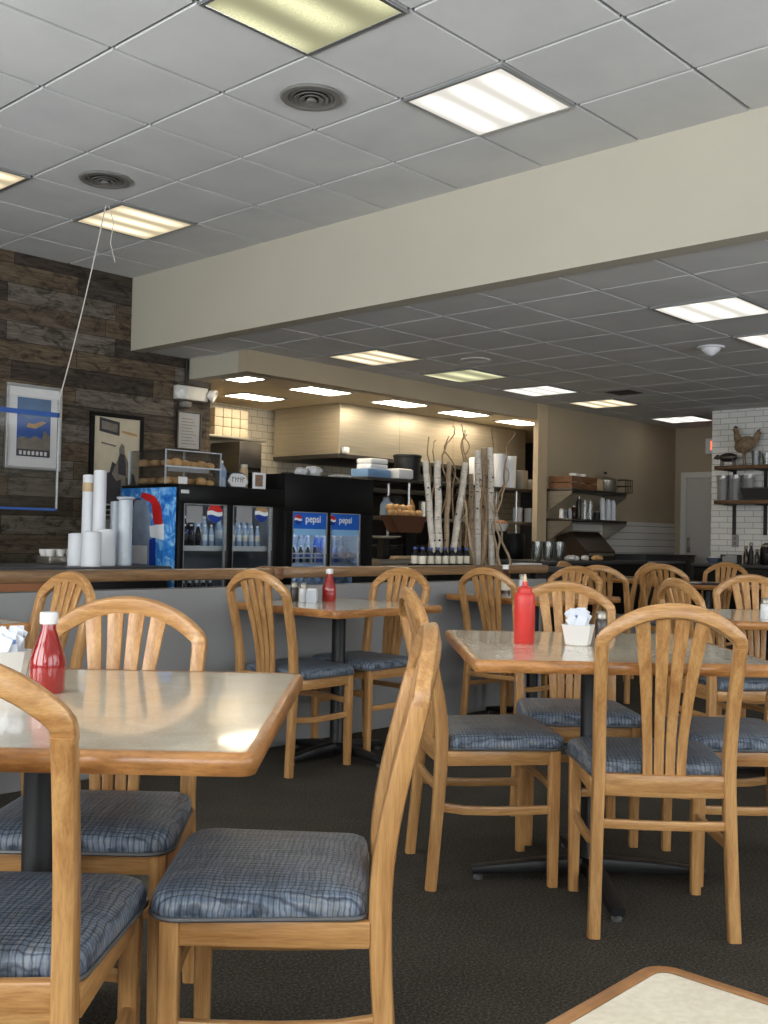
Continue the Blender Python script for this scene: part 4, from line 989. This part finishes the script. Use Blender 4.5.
# right half of the rack
t = thing('paper_roll', 'large white paper towel roll on the steel shelving', 'roll', onA(478, RY + .1)); MB().lathe([(.03, 0), (.095, 0), (.1, .006), (.1, .30), (.095, .306), (.03, .306), (.03, 0)], 28).build('roll', PAPER, t)
for u, hh_, lb in ((498, .37, 'tall white container left of the pair behind the birch logs'), (509, .36, 'tall white container right of the pair behind the birch logs')):
    o = MB().lathe([(0, 0), (.07, 0), (.075, .005), (.08, hh_ - .02), (.084, hh_ - .015), (.084, hh_), (0, hh_)], 24).build('tall_container', WHITEPL, None, onA(u, RY + .1)); tag(o, lb, 'container')
for u, w_, h_, lb in ((518, .055, .21, 'tall grey box on the steel shelving near the tan post'), (533, .075, .12, 'short grey box on the steel shelving beside the tan post')):
    o = MB().box((-w_, -.1, 0), (w_, .1, h_), .006).build('grey_box', GREYPL, None, onA(u, RY + .1)); tag(o, lb, 'box')
for u, lb in ((517.5, 'left one of two white canisters behind the logs'), (529, 'right one of two white canisters, next to the tan post')):
    t = thing('canister', lb, 'canister', onB(u)); MB().lathe([(0, 0), (.052, 0), (.055, .004), (.055, .15), (.05, .155), (0, .155)], 22).build('body', WHITEPL, t); MB().lathe([(.056, .14), (.058, .144), (.058, .165), (0, .168)], 22).build('lid', CAPWHITE, t)
o = MB().lathe([(0, 0), (.14, 0), (.15, .03), (.15, .26), (.14, .28), (0, .28)], 28).build('coffee_urn', BLACK, None, onW(511, RY - .04)); tag(o, 'large round black pot behind the birch logs', 'pot')
x, y, z = onW(507, RY - .3)
t = thing('white_bowl', 'white bowl of food behind the birch logs at right', 'bowl', (x, RY - .2, 1.16)); MB().lathe([(0, 0), (.05, 0), (.1, .08), (.095, .08), (.04, .01), (0, .008)], 24).build('bowl', WHITEC, t); MB().ball((0, 0, .07), (.085, .085, .05)).build('food', COPPER, t); MB().box((-.06, -.05, -.298), (.06, .05, 0)).build('stand', BLACK, t)

# ================================================================== LEDGE, BIRCH LOGS, BOTTLE PACK
LZ = .883
t = thing('ledge', 'dark narrow counter behind the rail under the birch logs', 'counter', (4.8, 4.28, 0)); MB().box((0, 0, 0), (1.75, .5, .85), .004).build('body', BLACK, t); MB().box((-.01, -.01, .85), (1.76, .51, LZ), .005).build('worktop', DKGREY, t)
YL = 4.52
logs = [((425.5, 461.5), (434.5, 563), .0165, BIRCH, 'leftmost white birch log, leaning to the left', 4.57), ((437.5, 461), (439, 563), .019, BIRCH, 'upright white birch log, second from the left', 4.54),
        ((449.5, 462), (445, 563), .014, BIRCHT, 'thin tan birch log between two white ones', 4.57), ((466, 463), (451, 563), .018, BIRCH, 'white birch log leaning to the right over the bottles', 4.54),
        ((478, 451), (477.5, 563), .018, BIRCH, 'tall pale birch log left of the densest cluster', 4.53), ((484.5, 448), (484, 563), .018, BIRCHT, 'tall tan birch log in the middle of the densest cluster', 4.59),
        ((490.5, 448), (491.5, 564), .0185, BIRCH, 'tallest pale birch log at the right of the cluster', 4.51), ((471, 474), (472, 563), .014, BIRCHT, 'short tan birch log left of the tall cluster', 4.62)]
for (tu, tv), (bu, bv), rr, m, lb, y in logs:
    A = at_y(bu, bv, y); B = at_y(tu, tv, y); A.z = LZ + .001; D = B - A
    pts = [D * (k / 8) + Vector((.003 * math.sin(k * 2.1 + tu), .003 * math.cos(k * 1.7), 0)) for k in range(9)]
    pts[0] = Vector((0, 0, .006)) if abs(D.x) > .05 else Vector((0, 0, 0))
    t = thing('birch_log', lb, 'birch log', A, 0, 'birch logs on the ledge')
    rr *= 1.28; MB().tube(pts, [rr * (1.05 - .1 * k / 8 + .04 * math.sin(k * 3 + bu)) for k in range(9)], 12).build('bark', m, t)
    n_ = pts[-1]; MB().lathe([(0, .0022), (rr * .86, .0022), (rr * .86, -.004)], 12, at=n_).build('cut_end', CREAMLAB, t)
    k_ = MB(); 
    for q in range(3): pz_ = pts[2 + q * 2]; k_.ball(pz_ + Vector((rr * math.cos(q * 2 + tu) * .9, -abs(rr * math.sin(q * 2 + tu)) * .9, 0)), rr * .34, 8)
    k_.build('knot', BLKPL, t)
def branch(pts, r0, lb, y, mat=TWIG):
    P = [at_y(u, v, y) for u, v in pts]; P[0].z = LZ + .001; A = P[0].copy()
    # smooth wiggle between given points
    out = []
    for i in range(len(P) - 1):
        for k in range(5):
            s_ = k / 5; c_ = P[i].lerp(P[i + 1], s_); w_ = .010 * math.sin((i + s_) * 4.3 + pts[0][0]); out.append(c_ - A + Vector((w_ if (i or k) else 0, .012 * math.sin((i + s_) * 3.1 + pts[-1][0]), 0)))
    out.append(P[-1] - A); out[0] = Vector((0, 0, 0))
    n = len(out)
    o = MB().tube(out, [r0 * 1.25 * (1 - .55 * k / n) for k in range(n)], 7).build('willow_branch', mat, None, A); tag(o, lb, 'branch', 'curly willow branches')
branch([(431, 563), (428, 520), (432, 480), (427, 455), (429, 437)], .006, 'thin willow branch rising above the leftmost log', 4.62)
branch([(441, 563), (440, 520), (447, 480), (442, 455), (447, 443), (456, 434), (452, 426)], .006, 'willow branch curling high over the thin tan log', 4.64)
branch([(462, 563), (458, 520), (463, 480), (461, 450), (464, 436), (461, 424)], .006, 'tall straight willow branch in the middle of the display', 4.60)
branch([(468, 563), (473, 520), (464, 490), (466, 460), (463, 440), (467, 434)], .0055, 'willow branch with a hook beside the right leaning log', 4.66)
branch([(494, 563), (490, 510), (489, 470), (493, 445), (492, 428)], .006, 'willow branch rising above the tallest log', 4.66)
branch([(492, 563), (494, 515), (498, 495), (505, 484), (504, 462), (509, 445), (514, 432)], .007, 'long willow branch sweeping right past the white containers', 4.55)
branch([(498, 564), (500, 548), (497, 532), (495, 515), (489, 502)], .008, 'thick crooked willow branch right of the tallest log', 4.45, BIRCHT)
branch([(509, 562), (505, 545), (500, 530), (497, 512), (494, 495)], .008, 'rightmost crooked willow branch reaching to the rail', 4.47, BIRCHT)
branch([(461, 563), (457, 535), (461, 521), (466, 510), (462, 492)], .008, 'crooked willow branch right of the bottle pack', 4.56, BIRCHT)
branch([(465, 563), (467, 540), (463, 520), (466, 500), (457, 478), (452, 470)], .006, 'willow branch forking toward the left logs', 4.56)
branch([(474, 563), (470, 535), (466, 515), (463, 495)], .008, 'short crooked willow branch at the foot of the cluster', 4.46, BIRCHT)
branch([(481, 563), (485, 530), (480, 500), (485, 475), (488, 460)], .007, 'willow branch woven between the tall cluster logs', 4.45)
branch([(487, 563), (483, 540), (489, 520), (483, 495), (479, 478)], .007, 'willow branch crossing in front of the tall cluster', 4.43)
branch([(433, 563), (431, 515), (436, 475), (432, 450), (436, 440)], .005, 'short thin willow branch between the two leftmost logs', 4.66)
branch([(456, 563), (452, 515), (456, 475), (448, 455), (444, 446), (449, 436)], .006, 'willow branch bending left above the thin tan log', 4.68)
branch([(470, 563), (466, 520), (470, 485), (466, 455), (468, 442), (465, 430)], .006, 'willow branch rising between the right leaning log and the tall cluster', 4.7)
branch([(496, 563), (493, 530), (499, 505), (503, 492), (509, 480), (506, 468)], .007, 'willow branch curving in front of the white containers', 4.48, BIRCHT)
# pack of sauce bottles
A = at_y(417.5, 562, 4.40); B = at_y(467, 562, 4.40)
o = thing('bottle_tray', 'black tray under the row of small bottles by the logs', 'tray', ((A.x + B.x) / 2, 4.42, LZ)); hw = (B.x - A.x) / 2
MB().box((-hw, -.075, 0), (hw, .062, .006), .002).box((-hw, -.075, .006), (hw, -.071, .022)).box((-hw, .058, .006), (hw, .062, .022)).build('tray', BLKPL, o)
mb = MB(); r_ = .0245; h_ = .125
mb.lathe([(0, 0), (r_ * .92, 0), (r_, .004), (r_, .085), (r_ * .5, .103), (r_ * .48, .112), (0, .112)], 16, mi=0).lathe([(r_, .02), (r_ * 1.03, .022), (r_ * 1.03, .068), (r_, .07)], 16, mi=1).lathe([(0, .11), (r_ * .62, .11), (r_ * .62, h_), (0, h_)], 14, mi=2)
ob = mb.build('small_bottle', [COLA, CREAMLAB, CAPBLUE]); SBM = ob.data; bpy.data.objects.remove(ob)
for row in range(2):
    for k in range(7):
        o = bpy.data.objects.new('small_bottle', SBM); COL.objects.link(o); o.location = (A.x + .03 + k * (2 * hw - .06) / 6, 4.385 + row * .062, LZ + .007)
        tag(o, ('front' if row == 0 else 'rear') + ' row small dark bottle with cream label and blue cap on the black tray', 'bottle', 'small bottles on the black tray, row %d' % row)
p = at_y(527, 563, 4.45); o = MB().box((-.09, -.08, 0), (.09, .08, .022), .003).build('paper_stack', PAPER, None, (p.x, 4.45, LZ + .001), .2); tag(o, 'flat pile of white papers on the ledge right of the logs', 'papers')

# ================================================================== BACK WALL SHELVES AND COUNTERS
sx0, sx1 = 9.86, 11.05; sy = YHEAD
zU, zM = 1.655, 1.32
for z, lb, nm in ((zU, 'upper steel wall shelf with a wooden crate', 0), (zM, 'lower steel wall shelf with bottles and white cups', 1)):
    t = thing('wall_shelf', lb, 'shelf', (sx0, sy, z), 0, 'steel wall shelves')
    MB().box((0, -.34, -.03), (sx1 - sx0, 0, 0), .004).build('board', DKSTEEL, t)
    for x in (0, sx1 - sx0 - .012): MB().prism([(0, -.03), (-.33, -.03), (-.33, -.06), (0, -.27)], (0, 1, 0), (0, 0, 1), (1, 0, 0), (x, 0, 0), .012).build('bracket', STEEL, t, smooth=False)
def onS(u, z, dy=.17): p = at_y(u, 500, sy - dy); return (p.x, sy - dy, z + .001)
t = thing('wooden_crate', 'brown wooden crate on the upper steel wall shelf', 'crate', onS(569, zU)); t.location.x = 10.14
b = MB()
for z in (.0, .075): b.box((-.26, -.15, z), (.26, -.135, z + .065)).box((-.26, .135, z), (.26, .15, z + .065)).box((-.26, -.135, z), (-.245, .135, z + .065)).box((.245, -.135, z), (.26, .135, z + .065))
b.build('slatted_sides', CRATE, t, smooth=False); MB().box((-.25, -.14, 0), (.25, .14, .012)).build('bottom', CRATE, t, smooth=False)
for u, lb in ((573, 'white cup standing in the wooden crate, left one'), (581, 'white cup standing in the wooden crate, right one')):
    x, y, z = onS(u, zU); o = MB().lathe([(0, 0), (.04, 0), (.055, .17), (.05, .17), (.036, .01), (0, .01)], 18).build('white_cup', WHITEC, None, (x, y, zU + .0145)); tag(o, lb, 'cup')
o = MB().box((-.06, -.1, 0), (.06, .1, .14), .02).build('cardboard_box', TANPL, None, onS(593.5, zU)); tag(o, 'small beige box between the crate and steel pan', 'box')
t = thing('stock_pot', 'round grey steel pan with lid on the upper wall shelf', 'pan', onS(605, zU)); MB().lathe([(0, 0), (.125, 0), (.13, .008), (.14, .14), (.145, .145), (.135, .145), (.12, .01), (0, .01)], 28).build('pan', STEEL, t)
MB().lathe([(.143, .146), (.1, .17), (.03, .19), (.025, .21), (0, .212)], 28).build('lid', STEEL, t); MB().ball((0, 0, .225), .02, 10).build('lid_knob', BLKPL, t)
t = thing('wire_basket', 'dark wire basket at the right end of the upper wall shelf', 'basket', onS(620, zU)); b = MB()
for k in range(5):
    x = -.08 + k * .04; b.box((x - .004, -.12, 0), (x + .004, -.115, .16)).box((x - .004, .115, 0), (x + .004, .12, .16))
for z in (0, .08, .155): b.box((-.085, -.122, z), (.085, -.114, z + .008)).box((-.085, .114, z), (.085, .122, z + .008)).box((-.085, -.122, z), (-.078, .122, z + .008)).box((.078, -.122, z), (.085, .122, z + .008))
b.build('wire_frame', DKSTEEL, t, smooth=False)
low = [(562, .03, .11, WS, 'salt filled shaker at the left end of the lower wall shelf'), (566, .026, .09, PS, 'pepper filled shaker second on the lower wall shelf'), (570, .026, .12, CLEARPL, 'pale tall bottle third on the lower wall shelf'),
       (574, .03, .15, BROWNGL, 'brown bottle in the middle of the lower wall shelf'), (579, .03, .26, DKSTEEL, 'tall dark steel bottle on the lower wall shelf'), (585, .034, .22, TUMBLER, 'clear tall glass on the lower wall shelf, left of the pair'), (590.5, .034, .22, TUMBLER, 'clear tall glass on the lower wall shelf, right of the pair'),
       (597, .04, .1, BLKPL, 'short black cup on the lower wall shelf'), (602.5, .038, .26, WHITEPL, 'left white cup stack on the lower wall shelf'), (608, .038, .25, WHITEPL, 'middle white cup stack on the lower wall shelf'), (613, .038, .24, WHITEPL, 'right white cup stack on the lower wall shelf')]
for u, r_, h_, m, lb in low:
    t = thing('container', lb, 'container', onS(u, zM, .2)); MB().lathe([(0, 0), (r_ * .92, 0), (r_, .005), (r_ * .95, h_ * .75), (r_ * .62, h_ * .86), (r_ * .6, h_ * .9), (0, h_ * .9)] if m in (BROWNGL, DKSTEEL, CLEARPL) else [(0, 0), (r_, 0), (r_, .005), (r_ * .86, h_ * .9), (0, h_ * .9)], 18).build('body', m, t)
    MB().lathe([(0, h_ * .89), (r_ * .65, h_ * .89), (r_ * .62, h_), (0, h_)], 16).build('lid', STEEL if m not in (WHITEPL,) else WHITEPL, t)
# counter with grill below the wall shelves
t = thing('counter', 'dark counter below the steel wall shelves', 'counter', (8.95, 6.08, 0)); MB().box((0, 0, 0), (1.95, .60, .82), .004).build('body', BLACK, t); MB().box((-.02, -.02, .82), (1.97, .62, .858), .006).build('worktop', DKGREY, t)
t = thing('grill_machine', 'dark slanted machine under the lower wall shelf', 'machine', (10.25, 6.5, .859)); MB().prism([(-.2, 0), (.2, 0), (.2, .26), (.02, .32), (-.2, .1)], (0, 1, 0), (0, 0, 1), (1, 0, 0), (-.25, 0, 0), .6).build('body', plain('dark_brown_metal', rgb(52, 40, 30), .4), t, smooth=False); MB().box((-.2, -.22, .05), (.3, -.2, .08)).build('handle', STEEL, t)
for k in range(6):
    u = 537 + (k % 3) * 11; yy = 6.2 + (k // 3) * .14; p = at_y(u, 556, yy)
    o = MB().lathe([(0, 0), (.035, 0), (.05, .03), (.058, .16), (.055, .2), (.051, .2), (.05, .05), (0, .02)], 16).build('tumbler', TUMBLER, None, (p.x, yy, .859)); tag(o, 'clear glass tumbler grouped at the left end of the dark counter', 'glass', 'glass tumblers on the dark counter')
for u, w_, m, lb in ((572, .075, FOILW, 'heap of white folded towels on the dark counter'), (585, .04, WHITEC, 'small white dish beside the folded towels'), (597, .06, BUN, 'tray of bread pieces on the dark counter')):
    p = at_y(u, 560, 6.22); mb = MB(); b = bmesh.new(); bmesh.ops.create_icosphere(b, subdivisions=3, radius=1)
    for v in b.verts:
        n = 1 + .15 * math.sin(8 * v.co.x + u) * math.cos(7 * v.co.y); v.co = Vector((v.co.x * w_ * n * 1.3, v.co.y * w_ * n, (max(-.6, v.co.z) + .6) * .035 * n))
    mb._add(b); o = mb.build('folded_towels' if u == 572 else ('dish' if u == 585 else 'bread_tray'), m, None, (p.x, 6.22, .862)); tag(o, lb, {572: 'towel', 585: 'dish', 597: 'bread'}[u])
t = thing('low_cabinet', 'low grey cabinet in front of the white tiled wainscot', 'cabinet', (11.15, 6.2, 0)); MB().box((0, .02, 0), (1.25, .52, .90), .004).build('body', DKGREY, t); MB().box((-.2, -.06, .82), (.85, .3, .85), .004).build('pull_out_board', GREYPAPER, t); MB().box((-.01, 0, .90), (1.26, .53, .925), .004).build('top', DKGREY, t)
MB().box((.9, .005, .1), (1.2, .02, .86), .004).build('door', DKSTEEL, t)

# door in the end wall
d_ = XEND
dy0, dy1, dz = 5.66, 6.56, 1.93
do = struct(MB().box((d_ - .045, dy0, .01), (d_ - .005, dy1, dz), .004).build('door_1', DOORP, smooth=False), 'pale grey door in the end wall', 'door')
MB().box((d_ - .055, dy1 - .07, .95), (d_ - .045, dy1 - .02, 1.15), .003).build('door_lock_plate', STEEL, do); 
MB().box((d_ - .05, 5.95, 1.38), (d_ - .045, 6.19, 1.72), .001).build('door_notice', PODK, do, smooth=False)
b = MB().box((d_ - .06, dy1, 0), (d_, dy1 + .075, dz + .075), .004).box((d_ - .06, dy0 - .075, 0), (d_, dy0, dz + .075), .004).box((d_ - .06, dy0, dz), (d_, dy1, dz + .075), .004)
struct(b.build('trim_5', WHITEP, smooth=False), 'white casing around the end wall door', 'door casing')
t = thing('exit_sign', 'red lit exit sign over the door, half hidden by the tile brick wall', 'sign', (d_, 6.06, 2.24)); MB().box((-.06, -.22, 0), (0, .235, .2), .006).build('housing', WHITEPL, t)
text('sign_lettering', 'EXIT', .17, L_EXIT, t, (-.0615, .0, .1), (PI / 2, 0, -PI / 2), .0006)

# ================================================================== TILE BRICK WALL
xb = 11.35
def onBk(u, v, x=xb): return at_x(u, v, x)
zs1, zs2_ = at_x(740, 468, xb - .12).z, at_x(740, 502.5, xb - .12).z
yl = at_x(713.5, 468, xb - .12).y
for z, lb in ((zs1, 'upper rustic wooden shelf holding the metal rooster'), (zs2_, 'lower rustic wooden shelf holding tall steel cups')):
    t = thing('wooden_shelf', lb, 'shelf', (xb, yl, z), 0, 'rustic shelves on the tile brick wall'); MB().box((-.26, -1.6, -.022), (0, -.075, .022), .004).build('board', SHELFW, t)
    for y in (at_x(735, 480, xb).y - yl, at_x(766, 480, xb).y - yl, -1.2):
        b = MB(); b.box((-.012, y - .02, -.36), (0, y + .02, -.022)).box((-.24, y - .02, -.034), (0, y + .02, -.022)); b.build('bracket', BLACKM, t, smooth=False)
xs_ = xb - .13
zt1, zt2 = zs1 + .023, zs2_ + .023
p = at_x(745, 440, xs_)
t = thing('rooster_figurine', 'metal rooster figurine on the upper wooden shelf', 'figurine', (xs_, p.y, zt1))
# profile in Y-Z: head to +Y (left in view), tail to -Y
def RB(y, z): return Vector((0, y, z))
MB().ball(RB(.0, .235), (.06, .125, .09), 18, mat=Matrix.Rotation(-.35, 4, 'X')).tube([RB(.06, .27), RB(.09, .32), RB(.1, .37), RB(.105, .395)], [.055, .04, .03, .026], 12).ball(RB(.11, .405), (.022, .03, .026), 12).build('body', ROOST, t)
MB().prism([(-.05, .29), (-.1, .33), (-.14, .39), (-.175, .405), (-.165, .36), (-.185, .37), (-.165, .29), (-.12, .2), (-.04, .18)], (0, 1, 0), (0, 0, 1), (1, 0, 0), (-.012, 0, 0), .024, .004).build('tail', ROOST, t)
MB().prism([(.085, .425), (.095, .45), (.105, .435), (.115, .455), (.125, .435), (.135, .44), (.13, .42)], (0, 1, 0), (0, 0, 1), (1, 0, 0), (-.005, 0, 0), .01).build('comb', PODK, t, smooth=False)
MB().lathe([(.01, 0), (0, .035)], 8, at=RB(.135, .4), mat=Matrix.Rotation(-PI / 2 + .2, 4, 'X')).build('beak', TANPL, t)
for s_ in (-1, 1): MB().tube([RB(.0, .2) + Vector((s_ * .025, 0, 0)), RB(.01, .1) + Vector((s_ * .025, 0, 0)), RB(.0, .012) + Vector((s_ * .025, 0, 0))], [.016, .008, .007], 8).box((s_ * .025 - .012, -.02, 0), (s_ * .025 + .012, .05, .012), .003).build('leg', ROOST, t)
MB().box((-.05, -.06, -.0), (.05, .06, .006)).build('foot_plate', BLACKM, t, smooth=False)
p = at_x(728, 460, xs_ - .06)
t = thing('wire_pig', 'small dark wire animal on the upper wooden shelf before the rooster', 'figurine', (xs_ - .06, p.y, zt1))
b = MB(); b.ball((0, 0, .095), (.045, .11, .05), 14).ball((0, .12, .1), (.03, .03, .03), 10)
b.build('body', DKSTEEL, t); b = MB()
for y in (-.07, .07):
    for s_ in (-1, 1): b.tube([(s_ * .025, y, .07), (s_ * .025, y, 0)], .009, 8)
b.build('leg', DKSTEEL, t); MB().ball((0, .155, .095), (.014, .012, .014), 8).build('snout', DKSTEEL, t)
o = MB().lathe([(0, 0), (.04, 0), (.05, .16), (.046, .16), (.036, .006), (0, .006)], 20).build('metal_cup', plain('grey_tin', rgb(120, 122, 124), .3, metal=.35), None, (xs_, at_x(756, 460, xs_).y, zt1)); tag(o, 'grey metal cup right of the rooster on the upper wooden shelf', 'cup')
o = MB().lathe([(0, 0), (.045, 0), (.055, .13), (.05, .13), (.04, .006), (0, .006)], 20).build('metal_cup', TUMBLER, None, (xs_, at_x(767, 460, xs_).y, zt1)); tag(o, 'glass cup at the right edge of the upper wooden shelf', 'cup')
TIN = plain('bright_tin', rgb(186, 187, 188), .28, metal=.35)
ords = ('first', 'second', 'third', 'fourth', 'fifth', 'sixth')
for k, u in enumerate((721.5, 727, 733, 740, 747, 753.5)):
    hh_ = .29 - .008 * (k % 2)
    o = MB().lathe([(0, 0), (.034, 0), (.04, .01), (.043, hh_ - .06), (.048, hh_ - .05), (.046, hh_ - .045), (.048, hh_ - .02), (.049, hh_), (.044, hh_), (.036, .01), (0, .01)], 20).build('steel_cup', TIN, None, (xs_ + .055 - .085 * (k % 2), at_x(u, 490, xs_ + .07).y, zt2)); tag(o, 'tall steel milkshake cup, %s from the left on the lower wooden shelf' % ords[k], 'cup', 'tall steel cups on the lower shelf')
t = thing('black_bin', 'black basket in front of the steel cups on the lower wooden shelf', 'basket', (xb - .235, at_x(757, 495, xb - .235).y, zt2)); MB().prism([(-.15, 0), (.15, 0), (.17, .13), (-.17, .13)], (0, 1, 0), (0, 0, 1), (1, 0, 0), (-.03, 0, 0), .055).build('bin', BLKPL, t, smooth=False); MB().box((-.033, -.172, .122), (.028, .172, .134), .002).build('rim', DKSTEEL, t)
p = at_x(735.5, 541, xb); o = thing('wall_plate', 'grey outlet plate on the white tile brick wall', 'outlet', (xb, p.y, p.z)); MB().box((-.012, -.04, -.07), (0, .04, .07), .004).build('plate', GREYPAPER, o); MB().box((-.016, -.015, -.045), (-.012, .015, -.01), .002).box((-.016, -.015, .01), (-.012, .015, .045), .002).build('socket', GREYPL, o)
# counter under the shelves
cx = 10.72
y1_ = at_x(691, 566, cx).y
t = thing('counter', 'dark counter along the white tile brick wall', 'counter', (cx, y1_, 0)); zk = at_x(720, 564, cx).z
MB().box((.03, -2.4, 0), (.62, -.02, zk - .035), .004).build('body', BLACK, t); MB().box((0, -2.42, zk - .035), (.625, 0, zk), .005).build('worktop', DKGREY, t); b = MB()
for y in (-.6, -1.2, -1.8): b.box((.022, y - .003, .1), (.032, y + .003, zk - .06))
b.build('panel_joint', DKSTEEL, t, smooth=False)
xk = 10.98; zk += .001
def onK(u, dx=0): return (xk + dx, at_x(u, 560, xk + dx).y, zk)
t = thing('bowl', 'blue grey bowl at the left end of the tile wall counter', 'bowl', onK(714)); MB().lathe([(0, 0), (.05, 0), (.09, .06), (.085, .06), (.045, .01), (0, .008)], 22).build('bowl', plain('blue_grey_glaze', rgb(96, 108, 126), .25), t); MB().ball((0, 0, .055), (.07, .07, .02), 12).build('contents', PAPER, t)
t = thing('napkin_holder', 'black framed napkin holder in the middle of tile wall counter', 'holder', onK(731)); MB().box((-.05, -.1, 0), (.05, .1, .012), .003).box((-.05, -.1, .012), (.05, -.088, .1)).box((-.05, .088, .012), (.05, .1, .1)).box((-.05, -.1, .092), (.05, .1, .1)).build('holder', BLKPL, t, smooth=False); MB().box((-.04, -.085, .012), (.04, .085, .085), .004).build('napkins', GREYPAPER, t)
for k, (u, h_, m, lb) in enumerate(((746, .2, BROWNGL, 'brown sauce bottle on the tile wall counter, left of the jars'), (751, .24, BLKPL, 'tall dark pepper mill on the tile wall counter'), (757, .17, PS, 'squat dark jar next to the pepper mill on the tile wall counter'))):
    t = thing('condiment_bottle', lb, 'bottle', onK(u)); MB().lathe([(0, 0), (.026, 0), (.028, .01), (.027, h_ * .55), (.014, h_ * .75), (.013, h_ * .85), (0, h_ * .85)], 18).build('body', m, t); MB().lathe([(0, h_ * .84), (.02, h_ * .84), (.022, h_ * .95), (.01, h_), (0, h_)], 14).build('cap', STEEL, t)
t = thing('coffee_pot', 'black coffee pot with steel lid at the right edge on the tile wall counter', 'coffee pot', onK(766)); MB().lathe([(0, 0), (.06, 0), (.065, .01), (.06, .17), (.05, .2), (0, .2)], 22).build('body', BLACK, t); MB().lathe([(.052, .198), (.05, .21), (.02, .235), (0, .24)], 22).build('lid', STEEL, t); MB().tube([(0, -.055, .17), (0, -.11, .16), (0, -.11, .06), (0, -.06, .04)], .01, 8).build('handle', BLKPL, t)

# ================================================================== LIGHT
def area(name, loc, rot, sx, sy, power, col):
    l = bpy.data.lights.new(name, 'AREA'); l.shape = 'RECTANGLE'; l.size = sx; l.size_y = sy; l.energy = power; l.color = col
    o = bpy.data.objects.new(name, l); COL.objects.link(o); o.location = loc; o.rotation_euler = rot; return o
DAY = (1.0, .985, .96)
for y0, y1 in WX: area('daylight_window_side', (XW - .3, (y0 + y1) / 2, 1.75), (0, -PI / 2, 0), 2.0, y1 - y0, 85 * (y1 - y0) / 2.4, DAY)
for y0, y1 in WX: area('upward_fill_light', (XW - .75, (y0 + y1) / 2, .35), (0, -PI / 2 - .85, 0), 1.1, y1 - y0, 360 * (y1 - y0) / 2.4, DAY)  # added fill lamps aimed up through the openings to brighten the ceiling
for x0, x1 in WY: area('upward_fill_light', ((x0 + x1) / 2, YW - .75, .35), (PI / 2 + .85, 0, 0), x1 - x0, 1.1, 60, DAY)  # weaker added fill lamps, also aimed up
for x0, x1 in WR:
    area('right_fill_light', ((x0 + x1) / 2, YW - .3, 1.55), (PI / 2, 0, 0), x1 - x0, 1.6, 60, DAY)  # added fill lamp outside the added right-hand opening
    area('upward_fill_light', ((x0 + x1) / 2, YW - .75, .35), (PI / 2 + .8, 0, 0), x1 - x0, 1.1, 520, DAY)  # added fill lamp aimed up at the lower ceiling
for x0, x1 in WY: area('daylight_window_behind', ((x0 + x1) / 2, YW - .3, 1.75), (PI / 2, 0, 0), x1 - x0, 2.0, 45, DAY)
w = bpy.data.worlds.new('sky'); S.world = w; w.use_nodes = True
bg = w.node_tree.nodes['Background']; bg.inputs[0].default_value = (.8, .88, 1, 1); bg.inputs[1].default_value = 1.2

# ================================================================== CAMERA
cd = bpy.data.cameras.new('camera'); cam = bpy.data.objects.new('camera', cd); COL.objects.link(cam)
cd.sensor_fit = 'VERTICAL'; cd.sensor_height = 36; cd.lens = 36 * F / 1024; cd.clip_start = .02; cd.clip_end = 60
R_ = CM @ Vector((1, 0, 0)); U_ = CM @ Vector((0, 0, 1)); B_ = -(CM @ Vector((0, 1, 0)))
cam.matrix_world = Matrix(((R_.x, U_.x, B_.x, EYE.x), (R_.y, U_.y, B_.y, EYE.y), (R_.z, U_.z, B_.z, EYE.z), (0, 0, 0, 1)))
S.camera = cam
S.view_settings.view_transform = 'Standard'; S.view_settings.look = 'None'; S.view_settings.gamma = 1; S.view_settings.use_curve_mapping = False
S.view_settings.exposure = 0.4
S.cycles.use_denoising = True
S.cycles.max_bounces = 8; S.cycles.diffuse_bounces = 5; S.cycles.transparent_max_bounces = 16; S.cycles.sample_clamp_indirect = 6
